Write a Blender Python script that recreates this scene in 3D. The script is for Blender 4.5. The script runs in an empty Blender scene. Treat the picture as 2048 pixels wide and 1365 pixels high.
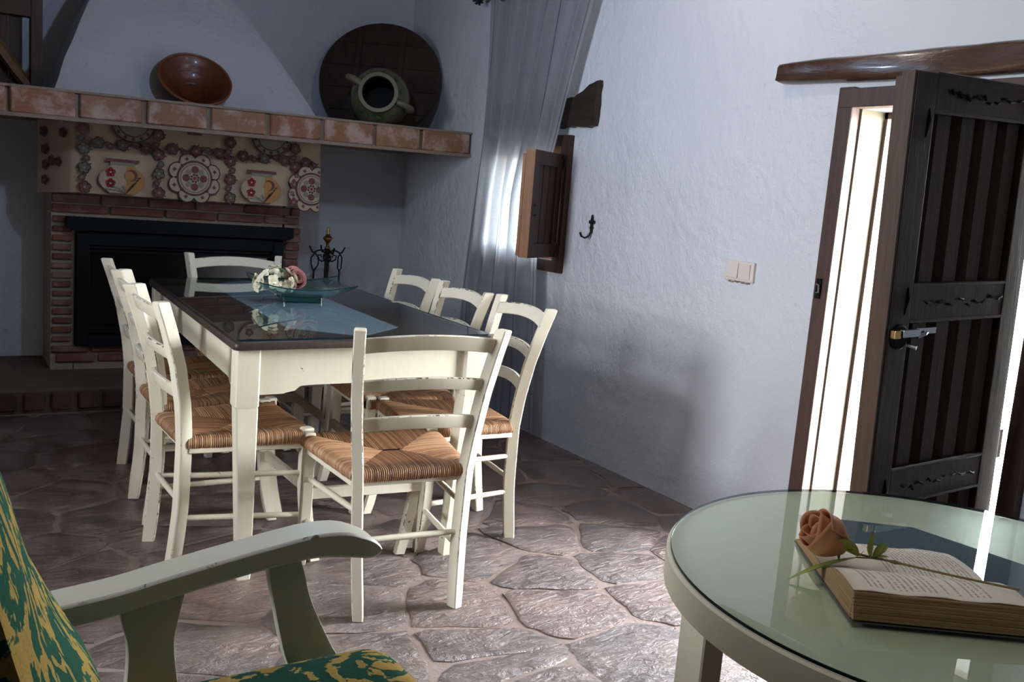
import bpy, bmesh, math, random
from mathutils import Vector, Matrix, noise
random.seed(7)
sc = bpy.context.scene
COL = sc.collection
PI = math.pi
# ------------------------------------------------------------------ camera
cam_d = bpy.data.cameras.new('camera'); cam = bpy.data.objects.new('camera', cam_d); COL.objects.link(cam)
cam_d.sensor_width = 36.0; cam_d.sensor_fit = 'HORIZONTAL'; cam_d.lens = 1868.23 / 2048 * 36
cam_d.clip_start = .02
R_ = Vector((0.8449174, -0.5288147, 0.0804337)); U_ = Vector((0.0121852, 0.1693622, 0.9854786)); F_ = Vector((0.534758, 0.8316679, -0.1495408))
cam.matrix_world = Matrix(((R_.x, U_.x, -F_.x, 0), (R_.y, U_.y, -F_.y, 0), (R_.z, U_.z, -F_.z, 1.2652), (0, 0, 0, 1)))
sc.camera = cam
# ------------------------------------------------------------------ sky, sun, lamps, exposure
sc.view_settings.view_transform = 'Standard'; sc.view_settings.look = 'None'
sc.view_settings.gamma = 1.0; sc.view_settings.use_curve_mapping = False
sc.view_settings.exposure = 0.0
world = bpy.data.worlds.new('sky'); sc.world = world; world.use_nodes = True
wn = world.node_tree.nodes; wl = world.node_tree.links
for n in list(wn): wn.remove(n)
wo = wn.new('ShaderNodeOutputWorld'); wb = wn.new('ShaderNodeBackground'); ws = wn.new('ShaderNodeTexSky')
ws.sky_type = 'NISHITA'; ws.sun_disc = False; ws.sun_elevation = math.radians(52); ws.sun_rotation = math.radians(200)
wb.inputs['Strength'].default_value = 20.0
hs = wn.new('ShaderNodeHueSaturation'); hs.inputs['Saturation'].default_value = .22
wl.new(ws.outputs[0], hs.inputs['Color']); wl.new(hs.outputs[0], wb.inputs[0]); wl.new(wb.outputs[0], wo.inputs[0])

def add_light(name, kind, loc, energy, color, size=.1, size_y=None, target=None):
    d = bpy.data.lights.new(name, kind); d.energy = energy; d.color = color
    if kind == 'AREA':
        d.shape = 'RECTANGLE'; d.size = size; d.size_y = size_y or size
    elif kind == 'SUN': d.angle = size
    else: d.shadow_soft_size = size
    o = bpy.data.objects.new(name, d); COL.objects.link(o); o.location = loc
    if target is not None:
        o.rotation_euler = (Vector(target) - Vector(loc)).to_track_quat('-Z', 'Y').to_euler()
    return o
add_light('sun', 'SUN', (6, -3, 9), 310.0, (1, .95, .86), .01, target=(4.2, 4.2, 0))
# cool pendant lamp above the dining table: it throws the mantel and shutter shadows
add_light('pendant_lamp', 'POINT', (1.26, 3.42, 2.12), 23, (.50, .70, 1.0), .035)
# daylight of the window in the left wall
wd = add_light('window_daylight', 'AREA', (-2.3, 2.3, 1.65), 28, (.90, .94, 1.0), .9, 1.1, target=(2.8, 2.5, 1.15))
wd.data.spread = math.radians(74)      # a window deep in a thick wall: its light comes in as a beam
add_light('overhead_fill', 'AREA', (.75, 1.55, 2.7), 11, (1.0, .96, .92), 2.0, 2.0, target=(.75, 1.55, 0))  # added soft fill from overhead, brightens the armrest and foreground; no actual fixture
# a spotlight on the ceiling close to the right wall, just above the picture
add_light('wall_spot', 'POINT', (2.25, 2.75, 2.66), 10, (1.0, .93, .90), .05)
for nm, loc, sx_, sy_ in (('door_portal', (3.30, 1.9075, .86), 1.72, .76), ('window_portal', (3.30, 4.405, 1.26), .62, .69)):
    o = add_light(nm, 'AREA', loc, 1, (1, 1, 1), sx_, sy_, target=(loc[0] - 1, loc[1], loc[2])); o.data.cycles.is_portal = True
sc.cycles.max_bounces = 10; sc.cycles.diffuse_bounces = 5; sc.cycles.glossy_bounces = 4
sc.cycles.transparent_max_bounces = 16; sc.cycles.transmission_bounces = 6
sc.cycles.caustics_reflective = False; sc.cycles.caustics_refractive = False
sc.cycles.sample_clamp_indirect = 4.0

# ------------------------------------------------------------------ materials
def mat(name):
    m = bpy.data.materials.new(name); m.use_nodes = True
    nt = m.node_tree
    for n in list(nt.nodes): nt.nodes.remove(n)
    return m, nt
class NB:
    def __init__(s, name):
        s.m, s.t = mat(name); s.N = s.t.nodes; s.L = s.t.links
        s.out = s.N.new('ShaderNodeOutputMaterial')
    def n(s, kind, **kw):
        x = s.N.new(kind)
        for k, v in kw.items():
            if k in x.inputs.keys(): s.set(x.inputs[k], v)
            else: setattr(x, k, v)
        return x
    def set(s, inp, v):
        if isinstance(v, bpy.types.NodeSocket): s.L.new(v, inp)
        else:
            if inp.type == 'RGBA' and len(v) == 3: v = (*v, 1)
            inp.default_value = v
    def math(s, op, a, b=0.0, c=None):
        x = s.N.new('ShaderNodeMath'); x.operation = op
        s.set(x.inputs[0], a); s.set(x.inputs[1], b)
        if c is not None: s.set(x.inputs[2], c)
        return x.outputs[0]
    def vmath(s, op, a, b=(0, 0, 0)):
        x = s.N.new('ShaderNodeVectorMath'); x.operation = op
        s.set(x.inputs[0], a); s.set(x.inputs[1], b); return x.outputs[0]
    def mix(s, f, a, b, mode='MIX'):
        x = s.N.new('ShaderNodeMix'); x.data_type = 'RGBA'; x.blend_type = mode
        s.set(x.inputs[0], f); s.set(x.inputs[6], a); s.set(x.inputs[7], b); return x.outputs[2]
    def ramp(s, f, stops):
        x = s.N.new('ShaderNodeValToRGB'); s.set(x.inputs[0], f)
        cr = x.color_ramp
        while len(cr.elements) < len(stops): cr.elements.new(.5)
        for e, (p, c) in zip(cr.elements, stops):
            e.position = p; e.color = (*c, 1) if not isinstance(c, (int, float)) else (c, c, c, 1)
        return x.outputs[0]
    def coord(s, which='Object', scale=None, rot=None):
        tc = s.N.new('ShaderNodeTexCoord').outputs[which]
        if scale is None and rot is None: return tc
        mp = s.N.new('ShaderNodeMapping'); s.L.new(tc, mp.inputs[0])
        if scale is not None: mp.inputs['Scale'].default_value = scale
        if rot is not None: mp.inputs['Rotation'].default_value = rot
        return mp.outputs[0]
    def noise(s, vec, scale, detail=4, rough=.55, dist=0):
        x = s.n('ShaderNodeTexNoise', Vector=vec, Scale=scale, Detail=detail, Roughness=rough, Distortion=dist)
        return x.outputs[0]
    def bump(s, h, strength=.5, dist=.01, normal=None):
        x = s.n('ShaderNodeBump', Strength=strength, Distance=dist, Height=h)
        if normal is not None: s.set(x.inputs['Normal'], normal)
        return x.outputs[0]
    def pbsdf(s, color, rough=.6, normal=None, spec=.5, metal=0, coat=0, coat_rough=.1, alpha=None, sheen=0):
        p = s.N.new('ShaderNodeBsdfPrincipled')
        s.set(p.inputs['Base Color'], color); s.set(p.inputs['Roughness'], rough)
        s.set(p.inputs['Specular IOR Level'], spec); s.set(p.inputs['Metallic'], metal)
        s.set(p.inputs['Coat Weight'], coat); s.set(p.inputs['Coat Roughness'], coat_rough)
        if sheen: s.set(p.inputs['Sheen Weight'], sheen)
        if normal is not None: s.set(p.inputs['Normal'], normal)
        s.L.new(p.outputs[0], s.out.inputs[0]); return p
    def rnd(s): return s.N.new('ShaderNodeObjectInfo').outputs['Random']

def m_plaster():
    b = NB('plaster'); c = b.coord('Object')
    n1 = b.noise(c, 3.2, 3, .5); n2 = b.noise(c, 19, 5, .62, .15); n3 = b.noise(c, 70, 3, .6)
    v = b.n('ShaderNodeTexVoronoi', Vector=c, Scale=26.0, feature='SMOOTH_F1')
    h = b.math('ADD', b.math('MULTIPLY', n1, 1.6), b.math('ADD', b.math('MULTIPLY', n2, .8), b.math('ADD', b.math('MULTIPLY', n3, .22), b.math('MULTIPLY', v.outputs[0], .12))))
    sm = b.ramp(b.noise(c, .9, 2, .5), [(.40, .45), (.60, 1.1)]); nr = b.bump(b.math('MULTIPLY', h, sm), .75, .024)
    pit = b.ramp(b.noise(c, 12, 2, .4), [(.22, (.50, .47, .44)), (.26, (.77, .77, .77))])
    col = b.mix(b.noise(c, 1.3, 3), (.62, .64, .69), (.70, .72, .77))
    col = b.mix(1.0, col, pit, 'MULTIPLY'); col = b.mix(.6, col, (.66, .68, .73))
    b.pbsdf(col, .42, nr, .45); return b.m
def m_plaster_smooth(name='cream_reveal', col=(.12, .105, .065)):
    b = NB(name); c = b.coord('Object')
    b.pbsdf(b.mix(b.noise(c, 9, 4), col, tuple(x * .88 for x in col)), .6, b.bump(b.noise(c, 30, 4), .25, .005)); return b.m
def m_wood(name, c1, c2, rough=.5, scale=(1, 1, 1), rings=6, bump=.25, coat=0, spec=.4):
    b = NB(name); c = b.coord('Object', scale)
    r = b.N.new('ShaderNodeObjectInfo')
    c = b.vmath('ADD', c, b.n('ShaderNodeCombineXYZ', X=b.math('MULTIPLY', r.outputs['Random'], 7.0), Y=b.math('MULTIPLY', r.outputs['Random'], 3.0)).outputs[0])
    n1 = b.noise(c, rings, 6, .6, 1.2); n2 = b.noise(c, rings * 7, 4, .6)
    f = b.math('ADD', b.math('MULTIPLY', n1, .7), b.math('MULTIPLY', n2, .3))
    col = b.ramp(f, [(.3, c1), (.7, c2)])
    b.pbsdf(col, rough, b.bump(f, bump, .004), spec, coat=coat); return b.m
def m_paint(name, col, wear=(.12, .07, .045), amount=.36, rough=.42, tint=(.9, .88, .78)):
    # brushed chalk paint with brown rubbed-through flecks
    b = NB(name); c = b.coord('Object')
    r = b.rnd(); c = b.vmath('ADD', c, b.n('ShaderNodeCombineXYZ', X=b.math('MULTIPLY', r, 5.0)).outputs[0])
    st = b.n('ShaderNodeMapping', Vector=c, Scale=(14, 14, 2.2)).outputs[0]
    brush = b.noise(st, 4, 4, .6)
    base = b.mix(brush, col, tuple(x * t for x, t in zip(col, tint)))
    chips = b.ramp(b.noise(c, 38, 5, .62, .6), [(amount - .035, 1.0), (amount, 0.0)])
    big = b.ramp(b.noise(c, 5, 2), [(.45, 0.0), (.62, 1.0)])
    f = b.math('MULTIPLY', chips, big)
    b.pbsdf(b.mix(f, base, wear), rough, b.bump(b.math('SUBTRACT', brush, f), .12, .002), .4); return b.m
def m_brick(name, cols, white=.0, rough=.8):
    b = NB(name); c = b.coord('Object'); r = b.rnd()
    n = b.noise(c, 25, 5, .65); st = b.noise(b.n('ShaderNodeMapping', Vector=c, Scale=(4, 30, 30)).outputs[0], 2.5, 4, .6)
    tone = b.ramp(r, [(i / max(1, len(cols) - 1), k) for i, k in enumerate(cols)])
    col = b.mix(b.math('MULTIPLY', n, .75), tone, b.mix(.5, tone, (.05, .035, .03)))
    if white:
        cc = b.vmath('ADD', c, b.n('ShaderNodeCombineXYZ', X=b.math('MULTIPLY', r, 9.0), Z=b.math('MULTIPLY', r, 4.0)).outputs[0])
        m = b.noise(cc, 9, 3, .5)
        fine = b.noise(cc, 60, 3, .7)
        f = b.ramp(b.math('ADD', b.math('MULTIPLY', m, .75), b.math('MULTIPLY', fine, .25)), [(.47, 0.0), (.6, 1.0)])
        col = b.mix(b.math('MULTIPLY', f, white), col, (.50, .40, .37))
    b.pbsdf(col, rough, b.bump(b.math('ADD', n, st), .5, .006), .3); return b.m
def m_simple(name, col, rough=.5, metal=0, spec=.5, bump=0, scale=40, var=.15, coat=0):
    b = NB(name); c = b.coord('Object'); n = b.noise(c, scale, 4)
    cc = b.mix(n, col, tuple(x * (1 - var) for x in col))
    b.pbsdf(cc, rough, b.bump(n, bump, .004) if bump else None, spec, metal, coat=coat); return b.m
def m_stone():
    b = NB('flagstone'); c = b.coord('Object'); r = b.rnd()
    cc = b.vmath('ADD', c, b.n('ShaderNodeCombineXYZ', X=b.math('MULTIPLY', r, 11.0), Y=b.math('MULTIPLY', r, 5.0)).outputs[0])
    n1 = b.noise(cc, 5, 6, .65, .5); n2 = b.noise(cc, 34, 6, .7); n3 = b.noise(b.n('ShaderNodeMapping', Vector=cc, Scale=(3, 9, 3), Rotation=(0, 0, .6)).outputs[0], 3, 5, .65, 1.2)
    tone = b.ramp(r, [(0, (.108, .064, .051)), (.25, (.132, .086, .076)), (.45, (.098, .068, .068)), (.62, (.185, .082, .050)), (.8, (.136, .096, .082)), (1, (.116, .074, .062))])
    n4 = b.ramp(b.noise(cc, 2.6, 4, .6, 1.0), [(.38, 0.0), (.62, 1.0)]); tone = b.mix(b.math('MULTIPLY', n4, .55), tone, (.21, .135, .10))
    col = b.mix(b.ramp(n1, [(.34, 0.0), (.66, 1.0)]), b.mix(.65, tone, (.045, .032, .03)), b.mix(.4, tone, (.36, .27, .23)))
    spk = b.ramp(n2, [(.55, 0.0), (.72, 1.0)])
    col = b.mix(b.math('MULTIPLY', spk, .45), col, (.34, .27, .24))
    h = b.math('ADD', b.math('MULTIPLY', n3, 1.0), b.math('ADD', b.math('MULTIPLY', n1, .8), b.math('MULTIPLY', n2, .35)))
    b.pbsdf(col, b.math('ADD', .34, b.math('MULTIPLY', n2, .2)), b.bump(h, 1.0, .035), .7, coat=.8, coat_rough=.30); return b.m
def m_mortar():
    b = NB('mortar'); c = b.coord('Object'); n = b.noise(c, 18, 6, .7); n2 = b.noise(c, 2.5, 3)
    col = b.mix(n, (.20, .15, .125), (.36, .29, .25)); col = b.mix(b.math('MULTIPLY', n2, .8), col, (.13, .092, .075))
    b.pbsdf(col, .65, b.bump(n, .6, .01), .4); return b.m
def m_rush():
    b = NB('rush_straw'); a = b.N.new('ShaderNodeAttribute'); a.attribute_name = 'tone'
    c = b.coord('Object'); n = b.noise(c, 60, 4, .6)
    t = b.math('ADD', b.math('MULTIPLY', a.outputs['Fac'], .75), b.math('MULTIPLY', n, .25))
    col = b.ramp(t, [(.1, (.07, .030, .014)), (.35, (.20, .092, .044)), (.65, (.36, .190, .095)), (.95, (.54, .35, .20))])
    b.pbsdf(col, .5, b.bump(n, .3, .002), .4); return b.m
def m_glass(name, tint, refl=1.0, rough=.0, body=0.0, bodycol=(.1, .3, .25)):
    # clear sheet glass: straight-through tint plus a Fresnel reflection
    b = NB(name)
    tr = b.n('ShaderNodeBsdfTransparent', Color=tint); gl = b.n('ShaderNodeBsdfGlossy', Color=(.95, 1, .98), Roughness=rough)
    bf = b.N.new('ShaderNodeNewGeometry').outputs['Backfacing']
    fr = b.n('ShaderNodeFresnel', IOR=b.math('ADD', b.math('MULTIPLY', bf, 1 / 1.5 - 1.5), 1.5))
    ms = b.N.new('ShaderNodeMixShader'); b.L.new(b.math('MULTIPLY', fr.outputs[0], refl), ms.inputs[0]); b.L.new(tr.outputs[0], ms.inputs[1]); b.L.new(gl.outputs[0], ms.inputs[2])
    last = ms.outputs[0]
    if body:
        df = b.n('ShaderNodeBsdfDiffuse', Color=bodycol); m2 = b.N.new('ShaderNodeMixShader'); m2.inputs[0].default_value = body
        b.L.new(last, m2.inputs[1]); b.L.new(df.outputs[0], m2.inputs[2]); last = m2.outputs[0]
    b.L.new(last, b.out.inputs[0]); return b.m
def m_curtain():
    b = NB('sheer_linen'); c = b.coord('Object')
    w1 = b.noise(b.n('ShaderNodeMapping', Vector=c, Scale=(1, 3, 160)).outputs[0], 3, 3, .6); w2 = b.noise(b.n('ShaderNodeMapping', Vector=c, Scale=(1, 220, 2)).outputs[0], 3, 2, .6)
    th = b.math('MULTIPLY', b.math('ADD', w1, w2), .5)
    col = b.mix(th, (.27, .28, .31), (.44, .45, .49))
    df = b.n('ShaderNodeBsdfDiffuse', Color=col, Normal=b.bump(th, .3, .002)); tl = b.n('ShaderNodeBsdfTranslucent', Color=col)
    tp = b.n('ShaderNodeBsdfTransparent', Color=(.95, .95, .95))
    m1 = b.N.new('ShaderNodeMixShader'); m1.inputs[0].default_value = .45; b.L.new(df.outputs[0], m1.inputs[1]); b.L.new(tl.outputs[0], m1.inputs[2])
    m2 = b.N.new('ShaderNodeMixShader'); b.L.new(b.math('MULTIPLY', b.math('SUBTRACT', 1.0, th), .30), m2.inputs[0]); b.L.new(m1.outputs[0], m2.inputs[1]); b.L.new(tp.outputs[0], m2.inputs[2])
    b.L.new(m2.outputs[0], b.out.inputs[0]); return b.m
def m_damask():
    b = NB('green_gold_damask'); c = b.coord('Object')
    sw = b.n('ShaderNodeTexNoise', Vector=c, Scale=8.5, Detail=1.5, Distortion=3.6); lobes = b.noise(c, 48, 2, .5, 1.8)
    leaf = b.math('ADD', b.math('MULTIPLY', sw.outputs[0], .82), b.math('MULTIPLY', lobes, .20))
    f = b.ramp(leaf, [(.530, 0.0), (.548, 1.0)])
    ed = b.ramp(leaf, [(.548, 1.0), (.580, 0.0)])
    vein = b.ramp(b.n('ShaderNodeTexNoise', Vector=c, Scale=22.0, Detail=1.0, Distortion=4.0).outputs[0], [(.47, 0.0), (.50, 1.0), (.53, 0.0)])
    thread = b.noise(b.coord('Object', (400, 400, 400)), 1.0, 2)
    gold = b.mix(b.math('MULTIPLY', vein, .7), (.26, .172, .046), (.085, .085, .028)); gold = b.mix(b.math('MULTIPLY', ed, .4), gold, (.36, .27, .10)); gold = b.mix(b.math('MULTIPLY', thread, .4), gold, (.31, .22, .07))
    green = b.mix(thread, (.006, .036, .024), (.014, .062, .042))
    b.pbsdf(b.mix(f, green, gold), 1.0, b.bump(b.math('ADD', b.math('MULTIPLY', f, .6), b.math('MULTIPLY', thread, .3)), .35, .003), .05); return b.m
def m_page():
    # cream paper with rows of printed words (illegible at this size)
    b = NB('printed_page'); uv = b.N.new('ShaderNodeUVMap').outputs[0]
    sep = b.N.new('ShaderNodeSeparateXYZ'); b.L.new(uv, sep.inputs[0]); u, v = sep.outputs[0], sep.outputs[1]
    rows = 30.0
    rv = b.math('MULTIPLY', v, rows); line = b.math('FLOOR', rv); fr = b.math('FRACT', rv)
    inline = b.math('MULTIPLY', b.math('GREATER_THAN', fr, .34), b.math('LESS_THAN', fr, .74))
    cv = b.n('ShaderNodeCombineXYZ', X=b.math('MULTIPLY', u, 46.0), Y=b.math('MULTIPLY', line, 7.3)).outputs[0]
    words = b.ramp(b.noise(cv, 1.0, 0), [(.36, 0.0), (.42, 1.0)])
    glyph = b.ramp(b.noise(b.n('ShaderNodeCombineXYZ', X=b.math('MULTIPLY', u, 260.0), Y=b.math('MULTIPLY', rv, 3.1)).outputs[0], 1.0, 1), [(.35, .25), (.6, 1.0)])
    endn = b.n('ShaderNodeTexWhiteNoise', noise_dimensions='1D', W=line).outputs[0]
    end = b.math('SUBTRACT', .90, b.math('MULTIPLY', b.math('GREATER_THAN', endn, .82), b.math('MULTIPLY', endn, .5)))
    box = b.math('MULTIPLY', b.math('MULTIPLY', b.math('GREATER_THAN', u, .12), b.math('LESS_THAN', u, end)), b.math('MULTIPLY', b.math('GREATER_THAN', v, .09), b.math('LESS_THAN', v, .80)))
    ink = b.math('MULTIPLY', b.math('MULTIPLY', inline, words), b.math('MULTIPLY', glyph, box))
    n = b.noise(b.coord('Object'), 30, 3)
    edge = b.ramp(b.math('MINIMUM', b.math('MINIMUM', u, b.math('SUBTRACT', 1.0, u)), b.math('MINIMUM', v, b.math('SUBTRACT', 1.0, v))), [(0.0, 1.0), (.05, 0.0)])
    paper = b.mix(n, (.80, .76, .64), (.74, .69, .56)); paper = b.mix(b.math('MULTIPLY', edge, .5), paper, (.58, .45, .27))
    b.pbsdf(b.mix(b.math('MULTIPLY', ink, .8), paper, (.10, .09, .09)), .8, None, .2); return b.m
def m_pages_edge():
    b = NB('page_edges'); c = b.coord('Object')
    n = b.noise(b.n('ShaderNodeMapping', Vector=c, Scale=(3, 3, 420)).outputs[0], 1.5, 4, .7)
    b.pbsdf(b.ramp(n, [(.3, (.26, .15, .07)), (.7, (.58, .40, .22))]), .85, b.bump(n, .6, .003), .2); return b.m

M = {}
M['plaster'] = m_plaster()
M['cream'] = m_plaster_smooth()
M['outwall'] = m_plaster_smooth('sunlit_wall', (.9, .88, .84))
M['outground'] = m_simple('terrace_paving', (.75, .72, .66), .9, bump=.3)
M['hedge'] = m_simple('hedge_leaves', (.16, .34, .04), .6, bump=.4, scale=25, var=.6)
M['stone'] = m_stone(); M['mortar'] = m_mortar()
M['chair'] = m_paint('cream_chair_paint', (.80, .755, .63), (.12, .07, .045), .335)
M['worn'] = m_paint('worn_edge_paint', (.76, .72, .62), (.085, .05, .035), .52)
M['tablepaint'] = m_paint('cream_table_paint', (.76, .72, .595), (.14, .085, .05), .32)
M['sage'] = m_paint('sage_paint', (.50, .50, .43), (.05, .045, .035), .27, .4, (.93, .94, .9))
M['worn_sage'] = m_paint('worn_sage_edge', (.60, .60, .56), (.10, .095, .08), .40, .4, (.95, .95, .95))
M['sagetable'] = m_paint('pale_green_paint', (.74, .71, .57), (.16, .13, .08), .25, .45, (.95, .95, .88))
M['rush'] = m_rush()
M['tabletop'] = m_wood('dark_walnut_top', (.020, .013, .011), (.048, .031, .026), .45, (8, 1, 8), 5, .1)
M['door'] = m_wood('dark_oak', (.014, .009, .006), (.042, .026, .017), .5, (9, 9, .7), 4, .4, .05, .25)
M['doorpanel'] = m_wood('dark_oak_board', (.020, .0115, .007), (.052, .032, .020), .5, (14, 9, .6), 4, .35, .04, .25)
M['dooredge'] = m_wood('brown_oak_edge', (.036, .019, .009), (.080, .043, .022), .45, (9, 9, .7), 4, .3)
M['frame'] = m_wood('brown_door_frame', (.035, .018, .013), (.075, .040, .030), .5, (9, 9, .7), 4, .25)
M['beam'] = m_wood('old_varnished_beam', (.025, .013, .008), (.085, .042, .022), .22, (6, .9, 6), 5, .9, .4, .6)
M['shutter'] = m_wood('orange_pine', (.15, .055, .016), (.27, .112, .036), .45, (9, 9, .8), 4, .2)
M['frame_shuttershade'] = m_wood('frame_and_shaded_shutter_wood', (.022, .011, .007), (.052, .025, .015), .5, (9, 9, .8), 4, .2)  # dark wood of the frame; on the shutter, shade put into the colour
M['disc'] = m_wood('old_lid_wood', (.022, .012, .009), (.058, .034, .026), .55, (3, 1, 3), 4, .5)
M['stub'] = m_wood('old_dark_stub', (.010, .007, .005), (.034, .022, .015), .5, (6, .9, 6), 5, .9, .1, .4)
M['rack'] = m_wood('blackened_wood', (.016, .010, .008), (.055, .030, .018), .6, (8, 8, .8), 4, .5)
M['rackwarm'] = m_wood('amber_wood', (.09, .042, .015), (.20, .10, .035), .5, (6, 6, 1.2), 4, .4)
M['tile'] = m_brick('terracotta_tile', [(.24, .118, .066), (.29, .155, .085), (.25, .105, .058), (.27, .15, .09)], .6, .6)
M['mmortar'] = m_simple('mantel_mortar', (.27, .205, .155), .8, bump=.6, scale=50, var=.35)
M['brick'] = m_brick('red_brick', [(.17, .062, .045), (.21, .082, .055), (.14, .055, .042), (.25, .13, .10)], .18, .85)
M['bmortar'] = m_simple('brick_mortar', (.34, .28, .225), .9, bump=.6, scale=60, var=.3)
M['dbrick'] = m_brick('sooty_brick', [(.05, .028, .022), (.075, .04, .03), (.06, .034, .026)], 0, .8)
M['hearth'] = m_simple('sooty_cement', (.13, .095, .072), .8, bump=.6, scale=14, var=.55)
M['black'] = m_simple('black_steel', (.004, .005, .0065), .6, 0, .12, .05)
M['iron'] = m_simple('wrought_iron', (.012, .011, .011), .5, .3, .5, .3, 120)
M['brass'] = m_simple('brass', (.55, .36, .14), .3, 1, .5)
M['steel'] = m_simple('steel', (.42, .43, .45), .3, 1, .5)
M['fireglass'] = m_simple('sooty_glass', (.003, .003, .0035), .2, 0, .3, 0, 10, .3)
M['bowlclay'] = m_simple('glazed_brown_clay', (.15, .042, .016), .35, 0, .4, .1, 8, .55, .15)
M['bowlrim'] = m_simple('highlit_clay_rim', (.24, .085, .035), .4, 0, .4, .1, 8, .4)  # highlight on the lip put into the colour as a lighter brown
M['jar'] = None
M['switch'] = m_simple('cream_plastic', (.66, .60, .545), .35, 0, .5, 0, 10, .03)
M['dirt'] = m_simple('grime', (.2, .15, .1), .9)
M['runner'] = m_simple('blue_grey_cloth', (.24, .32, .385), .8, 0, .2, .4, 160, .25)
M['bluecloth'] = m_simple('slate_blue_cloth', (.125, .165, .22), .85, 0, .2, .4, 160, .2)
M['sheet'] = m_glass('sheet_glass', (.93, .97, .95))
M['sheetgreen'] = m_glass('green_sheet_glass', (.86, .95, .90))
M['glassedge'] = m_simple('glass_edge', (.002, .010, .012), .3, 0, .25, 0, 10, .2)
M['aqua'] = m_glass('aqua_glass', (.84, .94, .935), 1.3, .02, .04, (.30, .46, .46))
M['aquabase'] = m_simple('thick_aqua_glass', (.005, .036, .040), .06, 0, .7, 0, 10, .2)
M['curtain'] = m_curtain(); M['stitch'] = m_simple('dark_stitching', (.10, .10, .13), .8)
M['damask'] = m_damask(); M['page'] = m_page(); M['pageedge'] = m_pages_edge()
M['cover'] = m_simple('book_cover', (.11, .10, .08), .5)
M['salmon'] = m_simple('salmon_petal', (.64, .28, .14), .6, 0, .3, .1, 30, .4)
M['rosepink'] = m_simple('dusty_pink_petal', (.42, .17, .15), .6, 0, .3, .1, 30, .3)
M['hydr'] = m_simple('ivory_petal', (.84, .81, .62), .6, 0, .3, .05, 30, .1)
M['hydrb'] = m_simple('beige_petal', (.62, .54, .40), .6, 0, .3, .05, 30, .2)
M['leaf'] = m_simple('yellow_green_leaf', (.30, .38, .05), .5, 0, .4, .2, 60, .3)
M['leafd'] = m_simple('dark_leaf', (.085, .13, .035), .5, 0, .4, .2, 60, .3)
M['stem'] = m_simple('brown_green_stem', (.19, .13, .05), .6, 0, .3, .1, 60, .4)
M['tapestry'] = m_simple('beige_tapestry', (.50, .385, .27), .85, 0, .2, .5, 250, .15)
M['thr_dark'] = m_simple('dark_thread', (.055, .035, .035), .85)
M['thr_wine'] = m_simple('wine_thread', (.15, .052, .05), .85)
M['thr_red'] = m_simple('red_thread', (.26, .022, .025), .85)
M['thr_grey'] = m_simple('grey_green_thread', (.24, .225, .175), .85)
M['thr_dull'] = m_simple('dull_grey_thread', (.13, .115, .095), .85)
M['thr_cream'] = m_simple('cream_thread', (.44, .36, .26), .85)
M['thr_ochre'] = m_simple('ochre_thread', (.42, .21, .07), .85)
def m_jar():
    b = NB('green_splashed_glaze'); c = b.coord('Object')
    f = b.ramp(b.noise(c, 14, 2, .5, .6), [(.60, 0.0), (.66, 1.0)])
    base = b.mix(b.noise(c, 5, 4), (.075, .068, .038), (.125, .112, .065))
    b.pbsdf(b.mix(b.math('MULTIPLY', f, .8), base, (.035, .065, .03)), .3, b.bump(b.noise(c, 25, 3), .2, .005), .5); return b.m
M['jar'] = m_jar(); M['hollow'] = m_simple('unglazed_inside', (.03, .024, .02), .9)
M['rim'] = m_simple('chipped_rim', (.155, .135, .085), .5)
M['ceil'] = m_wood('ceiling_planks', (.06, .035, .02), (.14, .085, .05), .6, (1, 8, 8), 4, .3)

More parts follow.
